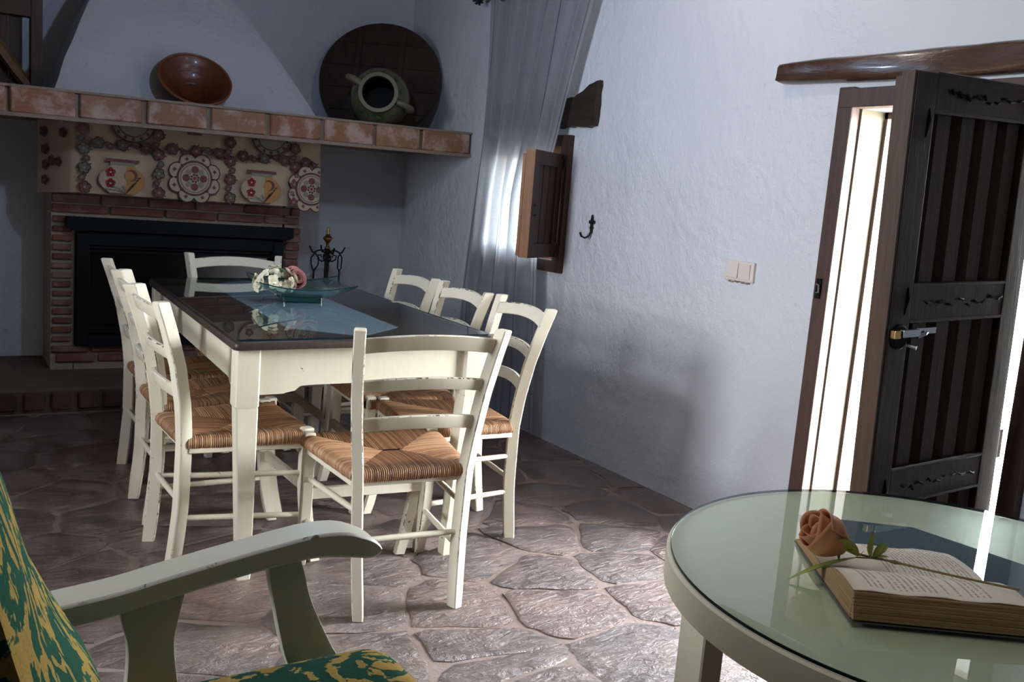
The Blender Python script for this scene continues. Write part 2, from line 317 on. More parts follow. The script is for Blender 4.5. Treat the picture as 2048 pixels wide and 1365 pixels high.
# ------------------------------------------------------------------ mesh helpers
class MB:
    """collects faces; build() links them as ONE mesh object"""
    def __init__(s): s.v = []; s.f = []; s.mi = []; s.mats = []; s.uv = {}
    def mat_i(s, m):
        if m not in s.mats: s.mats.append(m)
        return s.mats.index(m)
    def add(s, vs, fs, m=None, xf=None):
        o = len(s.v); i = s.mat_i(m) if m else 0
        s.v += [tuple(xf @ Vector(p)) if xf is not None else tuple(p) for p in vs]
        for f in fs: s.f.append(tuple(o + k for k in f)); s.mi.append(i)
        return s
    def box(s, c, d, m=None, xf=None, ch=0.0):
        x, y, z = d[0] / 2, d[1] / 2, d[2] / 2
        if ch <= 0:
            vs = [(c[0] + a * x, c[1] + b * y, c[2] + e * z) for e in (-1, 1) for a, b in ((-1, -1), (1, -1), (1, 1), (-1, 1))]
            fs = [(3, 2, 1, 0), (4, 5, 6, 7), (0, 1, 5, 4), (1, 2, 6, 5), (2, 3, 7, 6), (3, 0, 4, 7)]
            return s.add(vs, fs, m, xf)
        vs = []; 
        for e, q in ((-1, ch), (-1, 0), (1, 0), (1, ch)):
            zz = e * (z - (ch if q == 0 else 0))
            r = ch
            X, Y = x - q, y - q
            for a, b in ((-X + r, -Y), (X - r, -Y), (X, -Y + r), (X, Y - r), (X - r, Y), (-X + r, Y), (-X, Y - r), (-X, -Y + r)):
                vs.append((c[0] + a, c[1] + b, c[2] + zz))
        fs = [tuple(range(7, -1, -1)), tuple(range(24, 32))]
        for k in range(3):
            for j in range(8): fs.append((k * 8 + j, k * 8 + (j + 1) % 8, k * 8 + 8 + (j + 1) % 8, k * 8 + 8 + j))
        return s.add(vs, fs, m, xf)
    def loft(s, rings, m=None, caps=True, closed=True, xf=None, closed_path=False):
        n = len(rings[0]); vs = [p for r in rings for p in r]; fs = []
        K = len(rings)
        for k in range(K if closed_path else K - 1):
            k2 = (k + 1) % K
            for j in range(n if closed else n - 1):
                j2 = (j + 1) % n
                fs.append((k * n + j, k * n + j2, k2 * n + j2, k2 * n + j))
        if caps and closed and not closed_path:
            fs.append(tuple(range(n - 1, -1, -1))); fs.append(tuple(range((K - 1) * n, K * n)))
        return s.add(vs, fs, m, xf)
    def tube(s, path, r, m=None, seg=8, xf=None, caps=True):
        P = [Vector(p) for p in path]; rs = r if isinstance(r, (list, tuple)) else [r] * len(P)
        rings = []; up = None
        for i, p in enumerate(P):
            t = (P[min(i + 1, len(P) - 1)] - P[max(i - 1, 0)]).normalized()
            if up is None:
                up = Vector((0, 0, 1)) if abs(t.z) < .9 else Vector((1, 0, 0))
            a = up - t * up.dot(t)
            if a.length < 1e-5: a = t.orthogonal()
            a.normalize(); b = t.cross(a); up = a
            rings.append([tuple(p + (a * math.cos(2 * PI * k / seg) + b * math.sin(2 * PI * k / seg)) * rs[i]) for k in range(seg)])
        return s.loft(rings, m, caps, True, xf)
    def lathe(s, prof, m=None, seg=32, xf=None):
        rings = [[(r * math.cos(2 * PI * k / seg), r * math.sin(2 * PI * k / seg), z) for k in range(seg)] for r, z in prof]
        return s.loft(rings, m, True, True, xf)
    def prism(s, poly, axis, a, b, m=None, xf=None):
        """extrude a 2-D outline: axis 'y' -> outline in (x,z)"""
        def P(p, t):
            return (p[0], t, p[1]) if axis == 'y' else ((t, p[0], p[1]) if axis == 'x' else (p[0], p[1], t))
        n = len(poly); vs = [P(p, a) for p in poly] + [P(p, b) for p in poly]
        fs = [tuple(range(n - 1, -1, -1)), tuple(range(n, 2 * n))] + [(j, (j + 1) % n, n + (j + 1) % n, n + j) for j in range(n)]
        return s.add(vs, fs, m, xf)
    def build(s, name, mats=None, parent=None, smooth=None, loc=None, bevel=0):
        me = bpy.data.meshes.new(name); me.from_pydata(s.v, [], s.f)
        ms = s.mats if s.mats else ([mats] if not isinstance(mats, (list, tuple)) else mats)
        for m in ms: me.materials.append(m)
        if s.mats: me.polygons.foreach_set('material_index', s.mi)
        bm = bmesh.new(); bm.from_mesh(me); bmesh.ops.recalc_face_normals(bm, faces=bm.faces)
        if bevel:
            bmesh.ops.bevel(bm, geom=[e for e in bm.edges if len(e.link_faces) == 2 and e.calc_face_angle(0) > .5], offset=bevel, segments=2, affect='EDGES', profile=.6)
        bm.to_mesh(me); bm.free()
        if smooth is not None:
            me.shade_smooth() if smooth >= 180 else me.set_sharp_from_angle(angle=math.radians(smooth))
            if smooth < 180:
                me.shade_smooth(); me.set_sharp_from_angle(angle=math.radians(smooth))
        me.update()
        o = bpy.data.objects.new(name, me); COL.objects.link(o)
        if parent is not None: o.parent = parent
        if loc is not None: o.location = loc
        return o
def tag(o, label=None, cat=None, group=None, kind=None):
    if label: o['label'] = label
    if cat: o['category'] = cat
    if group: o['group'] = group
    if kind: o['kind'] = kind
    return o
def thing(name, label, cat, loc=(0, 0, 0), rz=0.0, group=None):
    o = bpy.data.objects.new(name, None); COL.objects.link(o); o.empty_display_size = .1
    o.location = loc; o.rotation_euler = (0, 0, rz); return tag(o, label, cat, group)
def struct(o): o['kind'] = 'structure'; return o
def copy_tree(o, parent=None):
    c = o.copy(); COL.objects.link(c)
    if parent is not None: c.parent = parent
    for ch in list(o.children):
        if ch.name not in _fresh: copy_tree(ch, c)
    _fresh.add(c.name); return c
_fresh = set()
def shared(me, name, parent, loc=(0, 0, 0), rot=(0, 0, 0), scale=(1, 1, 1)):
    o = bpy.data.objects.new(name, me); COL.objects.link(o); o.parent = parent
    o.location = loc; o.rotation_euler = rot; o.scale = scale; return o
def spline(pts, n):
    """Catmull-Rom through pts"""
    P = [Vector(p) for p in pts]; P = [P[0] * 2 - P[1]] + P + [P[-1] * 2 - P[-2]]; out = []
    K = len(P) - 3
    for i in range(n + 1):
        t = i / n * K; k = min(int(t), K - 1); u = t - k; a, b, c, d = P[k:k + 4]
        out.append(.5 * ((2 * b) + (c - a) * u + (2 * a - 5 * b + 4 * c - d) * u * u + (3 * b - a - 3 * c + d) * u ** 3))
    return out

# ------------------------------------------------------------------ room shell
XW, YB = 2.849, 5.98
def wall_holes(name, ys, zs, holes, x0, x1, m):
    """wall in the plane x=x0 (thickness to x1) as one connected shell with openings"""
    ys = sorted(set(ys)); zs = sorted(set(zs)); b = bmesh.new(); vd = {}
    def V(x, y, z):
        k = (round(x, 4), round(y, 4), round(z, 4))
        if k not in vd: vd[k] = b.verts.new(k)
        return vd[k]
    def solid(i, j):
        if i < 0 or j < 0 or i >= len(ys) - 1 or j >= len(zs) - 1: return False
        cy, cz = (ys[i] + ys[i + 1]) / 2, (zs[j] + zs[j + 1]) / 2
        return not any(h[0] < cy < h[1] and h[2] < cz < h[3] for h in holes)
    for i in range(len(ys) - 1):
        for j in range(len(zs) - 1):
            if not solid(i, j): continue
            a, c, d, e = ys[i], ys[i + 1], zs[j], zs[j + 1]
            for x in (x0, x1): b.faces.new([V(x, a, d), V(x, c, d), V(x, c, e), V(x, a, e)])
            if not solid(i - 1, j): b.faces.new([V(x0, a, d), V(x0, a, e), V(x1, a, e), V(x1, a, d)])
            if not solid(i + 1, j): b.faces.new([V(x0, c, d), V(x0, c, e), V(x1, c, e), V(x1, c, d)])
            if not solid(i, j - 1): b.faces.new([V(x0, a, d), V(x0, c, d), V(x1, c, d), V(x1, a, d)])
            if not solid(i, j + 1): b.faces.new([V(x0, a, e), V(x0, c, e), V(x1, c, e), V(x1, a, e)])
    bmesh.ops.recalc_face_normals(b, faces=b.faces)
    me = bpy.data.meshes.new(name); b.to_mesh(me); b.free(); me.materials.append(m)
    o = bpy.data.objects.new(name, me); COL.objects.link(o); return struct(o)
WY0, WY1, WZ0, WZ1 = 4.07, 4.74, .965, 1.555
DY0, DY1, DZ1 = 1.535, 2.28, 1.688
wall_r = wall_holes('wall_right', [-2.4, DY0, DY1, WY0, WY1, 6.4], [-.05, WZ0, WZ1, DZ1, 2.8],
                    [(DY0, DY1, -1, DZ1), (WY0, WY1, WZ0, WZ1)], XW, XW + .46, M['plaster'])
struct(MB().box((0.2, YB + .2, 1.375), (5.3, .4, 2.85)).build('wall_back', M['plaster']))
struct(MB().box((-2.55, 1.9, 1.375), (.2, 8.6, 2.85)).build('wall_left', M['plaster']))
struct(MB().box((0.2, -2.5, 1.375), (5.3, .2, 2.85)).build('wall_front', M['plaster']))
struct(MB().box((0.35, 1.9, 2.85), (5.9, 9.0, .1)).build('ceiling', M['ceil']))
floor = struct(MB().box((0.2, 1.9, -.0525), (5.3, 8.6, .09)).build('floor', M['mortar']))

# --- flagstones: relaxed Voronoi cells, each its own stone under the floor
def clip(poly, px, py, nx, ny):
    out = []
    for i in range(len(poly)):
        a, b = poly[i], poly[(i + 1) % len(poly)]
        da = (a[0] - px) * nx + (a[1] - py) * ny; db = (b[0] - px) * nx + (b[1] - py) * ny
        if da <= 0: out.append(a)
        if (da < 0) != (db < 0):
            t = da / (da - db); out.append((a[0] + (b[0] - a[0]) * t, a[1] + (b[1] - a[1]) * t))
    return out
rs = random.Random(21)
seeds = []
X0, X1, Y0, Y1 = -1.15, 2.845, .75, 5.14
sx, sy = .40, .27
j = 0; y = Y0 + .1
while y < Y1:
    x = X0 + (.2 if j % 2 else 0) + .05
    while x < X1 + .1:
        seeds.append((x + rs.uniform(-.17, .17), y + rs.uniform(-.10, .10))); x += sx * rs.uniform(.72, 1.28)
    y += sy; j += 1
def cell(i):
    p = seeds[i]; poly = [(X0, Y0), (X1, Y0), (X1, Y1), (X0, Y1)]
    for k, q in enumerate(seeds):
        if k != i and abs(q[0] - p[0]) < 1.2 and abs(q[1] - p[1]) < 1.2:
            poly = clip(poly, (p[0] + q[0]) / 2, (p[1] + q[1]) / 2, q[0] - p[0], q[1] - p[1])
            if len(poly) < 3: return []
    return poly
for i in range(len(seeds)):
    poly = cell(i)
    if len(poly) < 3: continue
    ar = abs(sum(a[0] * b[1] - b[0] * a[1] for a, b in zip(poly, poly[1:] + poly[:1]))) / 2
    if ar < .008: continue
    cx = sum(p[0] for p in poly) / len(poly); cy = sum(p[1] for p in poly) / len(poly)
    gap = rs.uniform(.003, .012)
    pl = []
    for p in poly:
        d = math.hypot(p[0] - cx, p[1] - cy); k = max(.5, 1 - gap * 1.15 / max(d, .05)); pl.append((cx + (p[0] - cx) * k, cy + (p[1] - cy) * k))
    q = []
    for a, b in zip(pl, pl[1:] + pl[:1]):   # cut the corners, roughen the sides
        for t in (.12, .36, .62, .88):
            wob = rs.uniform(-.010, .010)
            ln = max(math.hypot(b[0] - a[0], b[1] - a[1]), .01)
            if ln < .06 and t not in (.36,): continue
            q.append((a[0] + (b[0] - a[0]) * t - (b[1] - a[1]) / ln * wob, a[1] + (b[1] - a[1]) * t + (b[0] - a[0]) / ln * wob))
    n = len(q)
    if n < 4: continue
    tx, ty = rs.uniform(-.02, .02), rs.uniform(-.02, .02)
    hz = rs.uniform(-.004, .0)
    def ht(px, py): return hz + (px * tx + py * ty) * .4 + .004 * noise.noise((px * 9 + i, py * 9, i))
    loc = [(p[0] - cx, p[1] - cy) for p in q]
    r0 = [(x, y, -.03) for x, y in loc]; r1 = [(x, y, ht(x, y) - .004) for x, y in loc]
    r2 = [(x * .95, y * .95, ht(x, y) - .001) for x, y in loc]; r3 = [(x * .5, y * .5, ht(x * .5, y * .5) + .0015) for x, y in loc]
    mb = MB(); mb.loft([r0, r1, r2, r3], None, False); o = len(mb.v); mb.v.append((0, 0, hz + .002)); mb.mi += [0] * n
    mb.f += [(3 * n + k, 3 * n + (k + 1) % n, o) for k in range(n)]
    mb.build('stone', M['stone'], floor, 40, (cx, cy, 0))

# --- outside the door and window
struct(MB().box((8.4, 3.0, -.09), (10.1, 16, .1)).build('terrace', M['outground'])); bpy.data.objects['terrace']['kind'] = 'structure'
struct(MB().box((9.6, 4.0, .45), (.3, 12, 1.1)).build('wall_outside', M['outwall']))
hb = MB(); hr = random.Random(3)
for k in range(260):
    c = Vector((6.2 + hr.uniform(-.35, .35), hr.uniform(.2, 2.9), hr.uniform(.0, 1.0)))
    a = hr.uniform(0, 6.28); t = hr.uniform(-.8, .8); ux = Vector((math.cos(a), math.sin(a), t)) * .10; uy = Vector((-math.sin(a), math.cos(a), .3)) * .05
    hb.add([tuple(c - ux), tuple(c + uy), tuple(c + ux), tuple(c - uy)], [(0, 1, 2, 3)])
tag(hb.build('hedge', M['hedge']), 'green hedge on the sunlit terrace outside the open door', 'hedge', kind='stuff')

# ------------------------------------------------------------------ door
door = tag(bpy.data.objects.new('door_1', None), None); COL.objects.link(door); struct(door)
def dpart(mb, name, m=None, smooth=None, bevel=0): return mb.build(name, m, door, smooth, None, bevel)
# casing on the room side, jambs, stop and plastered reveal
MBx = MB
b = MB(); b.box((XW - .004, DY1 + .026, .88), (.05, .066, 1.76)); dpart(b, 'door_frame_post', M['frame'], bevel=.004)
b = MB(); b.box((XW - .004, DY0 - .03, .88), (.05, .062, 1.76)); dpart(b, 'door_frame_post', M['frame'], bevel=.004)
b = MB(); b.box((XW - .006, (DY0 + DY1) / 2, DZ1 + .032), (.052, DY1 - DY0 + .10, .068)); dpart(b, 'door_frame_head', M['frame'], bevel=.004)
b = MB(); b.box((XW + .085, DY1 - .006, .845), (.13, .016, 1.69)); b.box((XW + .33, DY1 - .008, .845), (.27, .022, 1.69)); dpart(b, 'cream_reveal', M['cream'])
b = MB(); b.box((XW + .172, DY1 - .012, .845), (.045, .032, 1.69)); dpart(b, 'door_stop', M['frame'])
b = MB(); b.box((XW + .172, (DY0 + DY1) / 2, DZ1 - .008), (.045, DY1 - DY0, .028)); dpart(b, 'door_stop', M['frame'])
b = MB(); b.box((XW - .032, 2.315, 1.03), (.006, .022, .075)); dpart(b, 'strike_plate', M['black'])
b = MB(); b.tube([(XW - .036, 2.322, 1.046), (XW - .046, 2.305, 1.044), (XW - .046, 2.303, 1.018), (XW - .036, 2.32, 1.014)], .003, seg=6); dpart(b, 'strike_staple', M['steel'])
# the open leaf (hinged on the near jamb, standing square to the wall)
leaf = tag(bpy.data.objects.new('door_2', None), None); COL.objects.link(leaf); struct(leaf)
leaf.location = (2.833, 1.55, .02); leaf.rotation_euler = (0, math.radians(-2.3), 0)
LW, LH, LT = .605, 1.68, .058       # leaf: local x from -LW (free edge) to 0 (hinge), front face y=0, back y=LT
def lp(mb, name, m, smooth=None, bevel=0): return mb.build(name, m, leaf, smooth, None, bevel)
ST = .085
b = MB(); b.box((-LW + ST / 2, LT / 2, LH / 2), (ST, LT, LH)); o = lp(b, 'free_stile', M['door'], bevel=.003)
b = MB(); b.box((-LW - .003, LT / 2 + .012, LH / 2 - .006), (.006, LT - .018, LH - .012)); b.box((-LW - .006, LT * .38, LH / 2), (.008, LT * .66, LH)); lp(b, 'pale_edge', M['dooredge'])
b = MB(); b.box((-ST / 2, LT / 2, LH / 2), (ST, LT, LH)); lp(b, 'hinge_stile', M['door'], bevel=.003)
def rail(z0, z1, n, carve=True):
    b = MB(); b.box((-LW / 2, LT / 2, (z0 + z1) / 2), (LW - 2 * ST, LT * .96, z1 - z0)); r = lp(b, 'rail', M['door'], bevel=.004)
    if carve:
        b = MB(); rr_ = random.Random(n)
        x = -LW + ST + .05; zc = (z0 + z1) / 2
        while x < -ST - .04:
            w = rr_.uniform(.022, .045); dz = rr_.uniform(-.008, .008)
            b.tube([(x, -.001, zc + dz), (x + w * .3, -.004, zc + dz + rr_.uniform(-.007, .009)), (x + w * .7, -.004, zc + dz + rr_.uniform(-.009, .007)), (x + w, -.001, zc + dz)], [.001, .004, .0045, .001], seg=5); x += w + rr_.uniform(.0, .012)
        b.build('carved_marks', M['black'], r)
    # thumb moulding along the rail's edges
    b = MB(); b.tube([(-LW + ST, .006, z0), (-ST, .006, z0)], .007, seg=6); b.tube([(-LW + ST, .006, z1), (-ST, .006, z1)], .007, seg=6); b.build('moulding', M['door'], r, 60)
rail(1.585, 1.68, 1); rail(1.025, 1.125, 2); rail(.50, .60, 3); rail(.0, .16, 4, False)
for z0, z1 in ((1.125, 1.585), (.60, 1.025), (.16, .50)):
    iw = LW - 2 * ST; nb = 4; w = iw / nb
    for k in range(nb):
        xx = -LW + ST + w * k
        # each board: a raised band with a bevelled flank falling into the groove
        b = MB(); b.prism([(xx, .040), (xx + .018, .034), (xx + .040, .016), (xx + w * .90, .016), (xx + w, .036), (xx + w, .05), (xx, .05)], 'z', z0, z1); lp(b, 'board', M['doorpanel'])
for z in (1.56, 1.09, .55):      # dowel slots in the stile
    b = MB(); b.tube([(-LW + .062, -.001, z + .03), (-LW + .064, -.003, z), (-LW + .058, -.001, z - .045)], [.001, .004, .001], seg=5); lp(b, 'carved_slot', M['black'])
b = MB(); b.lathe([(.0, -.001), (.034, -.001), (.036, .004), (.03, .008), (0, .008)], None, 20, Matrix.Translation((-LW + .045, 0, .985)) @ Matrix.Rotation(PI / 2, 4, 'X')); lk = lp(b, 'lock_plate', M['black'])
b = MB(); b.box((-LW + .018, -.010, .995), (.026, .016, .022)); b.build('brass_latch', M['brass'], lk, bevel=.002)
b = MB(); b.box((-LW + .072, -.016, .997), (.075, .014, .020)); b.box((-LW + .145, -.012, 1.0), (.085, .006, .017)); b.build('bolt', M['steel'], lk, bevel=.002)
b = MB(); b.tube([(-LW + .10, -.02, .985), (-LW + .125, -.026, .993), (-LW + .14, -.02, .997)], .004, seg=6); b.build('bolt_handle', M['steel'], lk)
b = MB(); b.tube([(-LW + .078, -.006, .962), (-LW + .086, -.03, .958)], .006, seg=8); b.build('latch_pin', M['steel'], lk)
for z in (1.35, .62): # hinges in the slit
    b = MB(); b.box((.010, .03, z), (.03, .05, .09)); lp(b, 'hinge', M['black'])

# lintel beam above the door and the stub over the window
def beam(name, y0, y1, z0, h0, z1, h1, proud, label, cut=False):
    st = 26; rings = []
    for k in range(st + 1):
        t = k / st; y = y0 + (y1 - y0) * t; zc = z0 + (z1 - z0) * t; h = (h0 + (h1 - h0) * t) / 2
        rr_ = []
        pts = 10
        for i in range(pts + 1):
            a = -PI / 2 + PI * i / pts
            x = XW + .03 - (proud + .03) * (abs(math.cos(a)) ** .45); zz = zc + h * math.copysign(abs(math.sin(a)) ** .7, math.sin(a))
            nn = noise.noise((y * 6, zz * 14, 3)) * .010 + noise.noise((y * 2.2, i * .3, 9)) * .010
            e = 1.0 if .02 < t < .98 else .90
            rr_.append((x + nn, y + (noise.noise((i * .5, t, 4)) * .012 if t in (0, 1) else 0), zc + (zz - zc) * e + nn * .7))
        rr_ += [(XW + .06, y, zc + h), (XW + .06, y, zc - h)][0:2]
        rings.append(rr_)
    mb = MB(); mb.loft(rings); o = mb.build(name, M['beam'], None, 50); return tag(o, label, 'beam')
beam('lintel_beam', 2.632, 1.25, 1.829, .088, 1.812, .115, .05, 'long varnished dark log set into the white wall above the open door')
def stub():
    prof = [(3.80, 1.652), (4.80, 1.655), (4.80, 1.80), (4.10, 1.797), (3.99, 1.805), (3.92, 1.835), (3.86, 1.862), (3.794, 1.876), (3.796, 1.76)]
    mb = MB(); pl = []
    for a, c in zip(prof, prof[1:] + prof[:1]):
        L = math.hypot(c[0] - a[0], c[1] - a[1]); n = max(1, int(L / .025))
        for k in range(n):
            t = k / n; y, z = a[0] + (c[0] - a[0]) * t, a[1] + (c[1] - a[1]) * t
            pl.append((y + noise.noise((y * 30, z * 30, 1)) * .009, z + noise.noise((y * 30, z * 30, 5)) * .009))
    cyz = (sum(p[0] for p in pl) / len(pl), sum(p[1] for p in pl) / len(pl))
    r1 = [(XW + .03, y, z) for y, z in pl]; r2 = [(XW - .020, y, z) for y, z in pl]
    r3 = [(XW - .030 + noise.noise((y * 22, z * 22, 2)) * .014, y + (cyz[0] - y) * (.0 if y > 4.2 else .012), z + (cyz[1] - z) * .035) for y, z in pl]
    mb.loft([r1, r2, r3]); return tag(mb.build('window_lintel', M['stub'], None, 40), 'rough dark wooden lintel stub in the white wall above the small window', 'beam')
stub()

# ------------------------------------------------------------------ small window behind the curtain
win = struct(thing('window_1', None, None)); del_keys = [k for k in ('label', 'category') if k in win.keys()]
for k in del_keys: del win[k]
def wp(mb, name, m, smooth=None, bevel=0): return mb.build(name, m, win, smooth, None, bevel)
FY0, FY1, FZ0, FZ1 = 3.995, 4.815, .903, 1.615
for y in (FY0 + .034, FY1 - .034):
    b = MB(); b.box((XW - .008, y, (FZ0 + FZ1) / 2), (.05, .068, FZ1 - FZ0)); wp(b, 'frame_post', M['frame_shuttershade'], bevel=.003)
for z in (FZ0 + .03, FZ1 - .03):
    b = MB(); b.box((XW - .008, (FY0 + FY1) / 2, z), (.048, FY1 - FY0 - .136, .06)); wp(b, 'frame_rail', M['frame_shuttershade'], bevel=.003)
for y in (WY0 + .02, (WY0 + WY1) / 2, WY1 - .02):   # glazed casement set deep in the wall
    b = MB(); b.box((XW + .30, y, (WZ0 + WZ1) / 2), (.045, .045, WZ1 - WZ0)); wp(b, 'casement_stile', M['shutter'], bevel=.003)
for z in (WZ0 + .02, WZ1 - .02):
    b = MB(); b.box((XW + .30, (WY0 + WY1) / 2, z), (.04, WY1 - WY0 - .05, .04)); wp(b, 'casement_rail', M['shutter'])
b = MB(); b.box((XW + .30, (WY0 + WY1) / 2, (WZ0 + WZ1) / 2), (.004, WY1 - WY0 - .06, WZ1 - WZ0 - .06)); wp(b, 'pane', M['sheet'])
for z in (WZ0 + .022, WZ1 - .022):
    b = MB(); b.box((XW + .035, (WY0 + WY1) / 2, z), (.05, WY1 - WY0 + .04, .062)); wp(b, 'inner_frame_rail', M['shutter'])
for y in (WY0 + .012, WY1 - .012):
    b = MB(); b.box((XW + .035, y, (WZ0 + WZ1) / 2), (.05, .05, WZ1 - WZ0 - .08)); wp(b, 'inner_frame_post', M['shutter'])
# inner shutter leaf, swung into the room
def shutter(yh, ang, sgn):
    sh = thing('shutter', None, None); sh.parent = win
    for k in ('label', 'category'):
        if k in sh.keys(): del sh[k]
    sh.location = (XW - .034, yh, 0); sh.rotation_euler = (0, 0, ang)
    w, t = .330, .050; z0, z1 = .985, 1.515
    def pp(mb, nm, m, bevel=0): return mb.build(nm, m, sh, None, None, bevel)
    # local x: -w (free) .. 0 (hinge); front (camera side) y=0 .. t
    b = MB(); b.box((-w + .028, t / 2, (z0 + z1) / 2), (.056, t, z1 - z0)); pp(b, 'stile', M['frame_shuttershade'], .003)  # face coloured darker than the pine edge to carry its shade
    b = MB(); b.box((-w - .003, t / 2, (z0 + z1) / 2), (.006, t, z1 - z0)); pp(b, 'pale_edge', M['shutter'])
    b = MB(); b.box((-.026, t / 2, (z0 + z1) / 2), (.052, t, z1 - z0)); pp(b, 'stile', M['frame_shuttershade'], .003)
    b = MB(); b.box((-w + .006, t + .006, (z0 + z1) / 2 - .008), (.03, .016, z1 - z0 - .03)); pp(b, 'rebate', M['shutter'], .002)
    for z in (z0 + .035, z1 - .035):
        b = MB(); b.box((-w / 2, t / 2, z), (w - .108, t * .94, .07)); pp(b, 'cross_rail', M['frame_shuttershade'], .003)
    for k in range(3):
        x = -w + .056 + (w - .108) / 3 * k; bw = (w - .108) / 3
        b = MB(); b.prism([(x, .026), (x + .008, .012), (x + bw - .008, .012), (x + bw, .026)], 'z', z0 + .07, z1 - .07); pp(b, 'board', M['frame_shuttershade'])
    for z in (z0 + .05, z1 - .05):
        b = MB(); b.box((-.012, -.003, z), (.024, .004, .05)); b.tube([(.006, -.004, z - .045), (.006, -.004, z + .03)], .005, None, 6); pp(b, 'hinge', M['steel'])
    b = MB(); b.tube([(-w + .03, -.002, 1.25), (-w + .028, -.014, 1.235), (-w + .03, -.014, 1.205), (-w + .032, -.002, 1.195)], .004, seg=6); pp(b, 'latch', M['iron'])
shutter(4.03, math.radians(31), 1)

# ------------------------------------------------------------------ curtain, its rod
XC = 2.762
def edge_r(z):
    T = [(2.62, 3.72), (2.248, 3.83), (2.02, 3.905), (1.78, 3.975), (1.56, 4.03), (1.276, 4.12), (.90, 4.09), (.49, 4.035), (.02, 3.995)]
    for (a, ya), (c, yc) in zip(T, T[1:]):
        if a >= z >= c: return ya + (yc - ya) * (a - z) / (a - c)
    return T[-1][1]
def edge_l(z): return 4.80 + (.075 * min(1, max(0, (1.55 - z) / .8)) if z < 1.55 else 0)
cb = MB(); NU, NV = 150, 60; ZT, ZB = 2.46, .045
def cpos(u, v):
    z = ZT + (ZB - ZT) * v; yl, yr = edge_l(z), edge_r(z)
    y = yl + (yr - yl) * u
    amp = .030 * (.55 + .45 * math.cos(v * 2.2))
    ph = 2 * PI * (u * 6.0 + .10 * math.sin(v * 3 + u * 7))
    x = XC + amp * math.sin(ph) + .012 * math.sin(ph * 1.7 + v * 5) - .05 * max(0, v - .55) * math.sin(u * 3)
    y += .018 * math.cos(ph) * (1 - .3 * v)
    return Vector((x, y, z))
vs = [tuple(cpos(i / NU, k / NV)) for k in range(NV + 1) for i in range(NU + 1)]
fs = [(k * (NU + 1) + i, k * (NU + 1) + i + 1, (k + 1) * (NU + 1) + i + 1, (k + 1) * (NU + 1) + i) for k in range(NV) for i in range(NU)]
cb.add(vs, fs); curtain = tag(cb.build('curtain', M['curtain'], None, 180), 'long sheer grey curtain hanging in front of the small window', 'curtain')
for u in (.012, .03, .375, .415, .70, .735, .985):
    sb = MB(); sb.tube([cpos(u, k / 60) + Vector((-.003, 0, 0)) for k in range(61)], .0013, seg=4); sb.build('stitched_hem', M['stitch'], curtain)
for u in (.155, .49, .82):
    p = cpos(u, .035); gb = MB()
    gb.tube([p + Vector((-.004 + .0, .026 * math.cos(a), .026 * math.sin(a))) for a in [2 * PI * k / 20 for k in range(21)]], .006, seg=6); gb.build('eyelet', M['steel'], curtain, 180)
rod = thing('curtain_rod', 'dark iron curtain rod with a flower shaped finial beside the curtain top', 'curtain rod', (XC, 4.4, 2.40))
b = MB(); b.tube([(0, .46, 0), (0, -.9, 0)], .012, seg=10); b.build('rod', M['iron'], rod, 60)
b = MB(); b.tube([(0, .46, 0), (0, .50, 0), (0, .505, 0), (0, .53, -.004)], [.012, .012, .018, .010], seg=10); b.build('collar', M['iron'], rod, 60)
b = MB()
for k in range(9):
    a = 2 * PI * k / 9; d = Vector((math.sin(a), 0, math.cos(a)))
    c0 = Vector((0, .53, 0)); b.tube([c0 + d * .006, c0 + d * .022 + Vector((0, .022, 0)), c0 + d * .034 + Vector((0, .03, 0)), c0 + d * .036 + Vector((0, .022, 0))], [.006, .009, .008, .004], seg=6)
b.build('finial', M['iron'], rod, 60)
b = MB(); b.box((.075, .35, 0), (.02, .03, .07)); b.tube([(.08, .35, -.01), (.03, .35, -.03), (0, .35, -.012)], .008, seg=8); b.build('bracket', M['iron'], rod)

# ------------------------------------------------------------------ hook, light switch
hk = thing('wall_hook', 'small black iron hook topped by a fleur de lis on the white wall', 'hook', (XW - .006, 3.772, 1.16))
b = MB(); b.prism([(0, .062), (.006, .045), (.007, .028), (.018, .034), (.022, .022), (.014, .016), (.007, .018), (.006, .004), (.012, -.002), (.006, -.012), (.005, -.03), (-.005, -.03), (-.006, -.012), (-.012, -.002), (-.006, .004), (-.007, .018), (-.014, .016), (-.022, .022), (-.018, .034), (-.007, .028), (-.006, .045)], 'x', -.006, .004); b.build('fleur_plate', M['iron'], hk)
b = MB(); b.tube([(-.004, 0, -.022), (-.010, .004, -.045), (-.030, .010, -.056), (-.048, .016, -.048), (-.055, .018, -.030)], [.005, .005, .005, .005, .007], seg=8); b.build('hook_arm', M['iron'], hk, 60)
sw = thing('light_switch', 'cream double rocker light switch on the white wall left of the door', 'light switch', (XW, 2.74, 1.05))
b = MB(); b.box((-.006, 0, 0), (.016, .158, .082)); b.build('switch_plate', M['switch'], sw, None, None, .005)
for s in (-1, 1):
    b = MB(); b.box((-.015, s * .033, .001), (.010, .060, .062), None, Matrix.Rotation(math.radians(3 * s), 4, 'Y')); b.build('rocker', M['switch'], sw, None, None, .002)
b = MB()
for k in range(9):
    b.box((-.001, -.05 + .013 * k + rs.uniform(-.004, .004), -.045 + rs.uniform(-.003, .002)), (.004, .012, .006))
b.build('broken_plaster_edge', M['dirt'], sw)

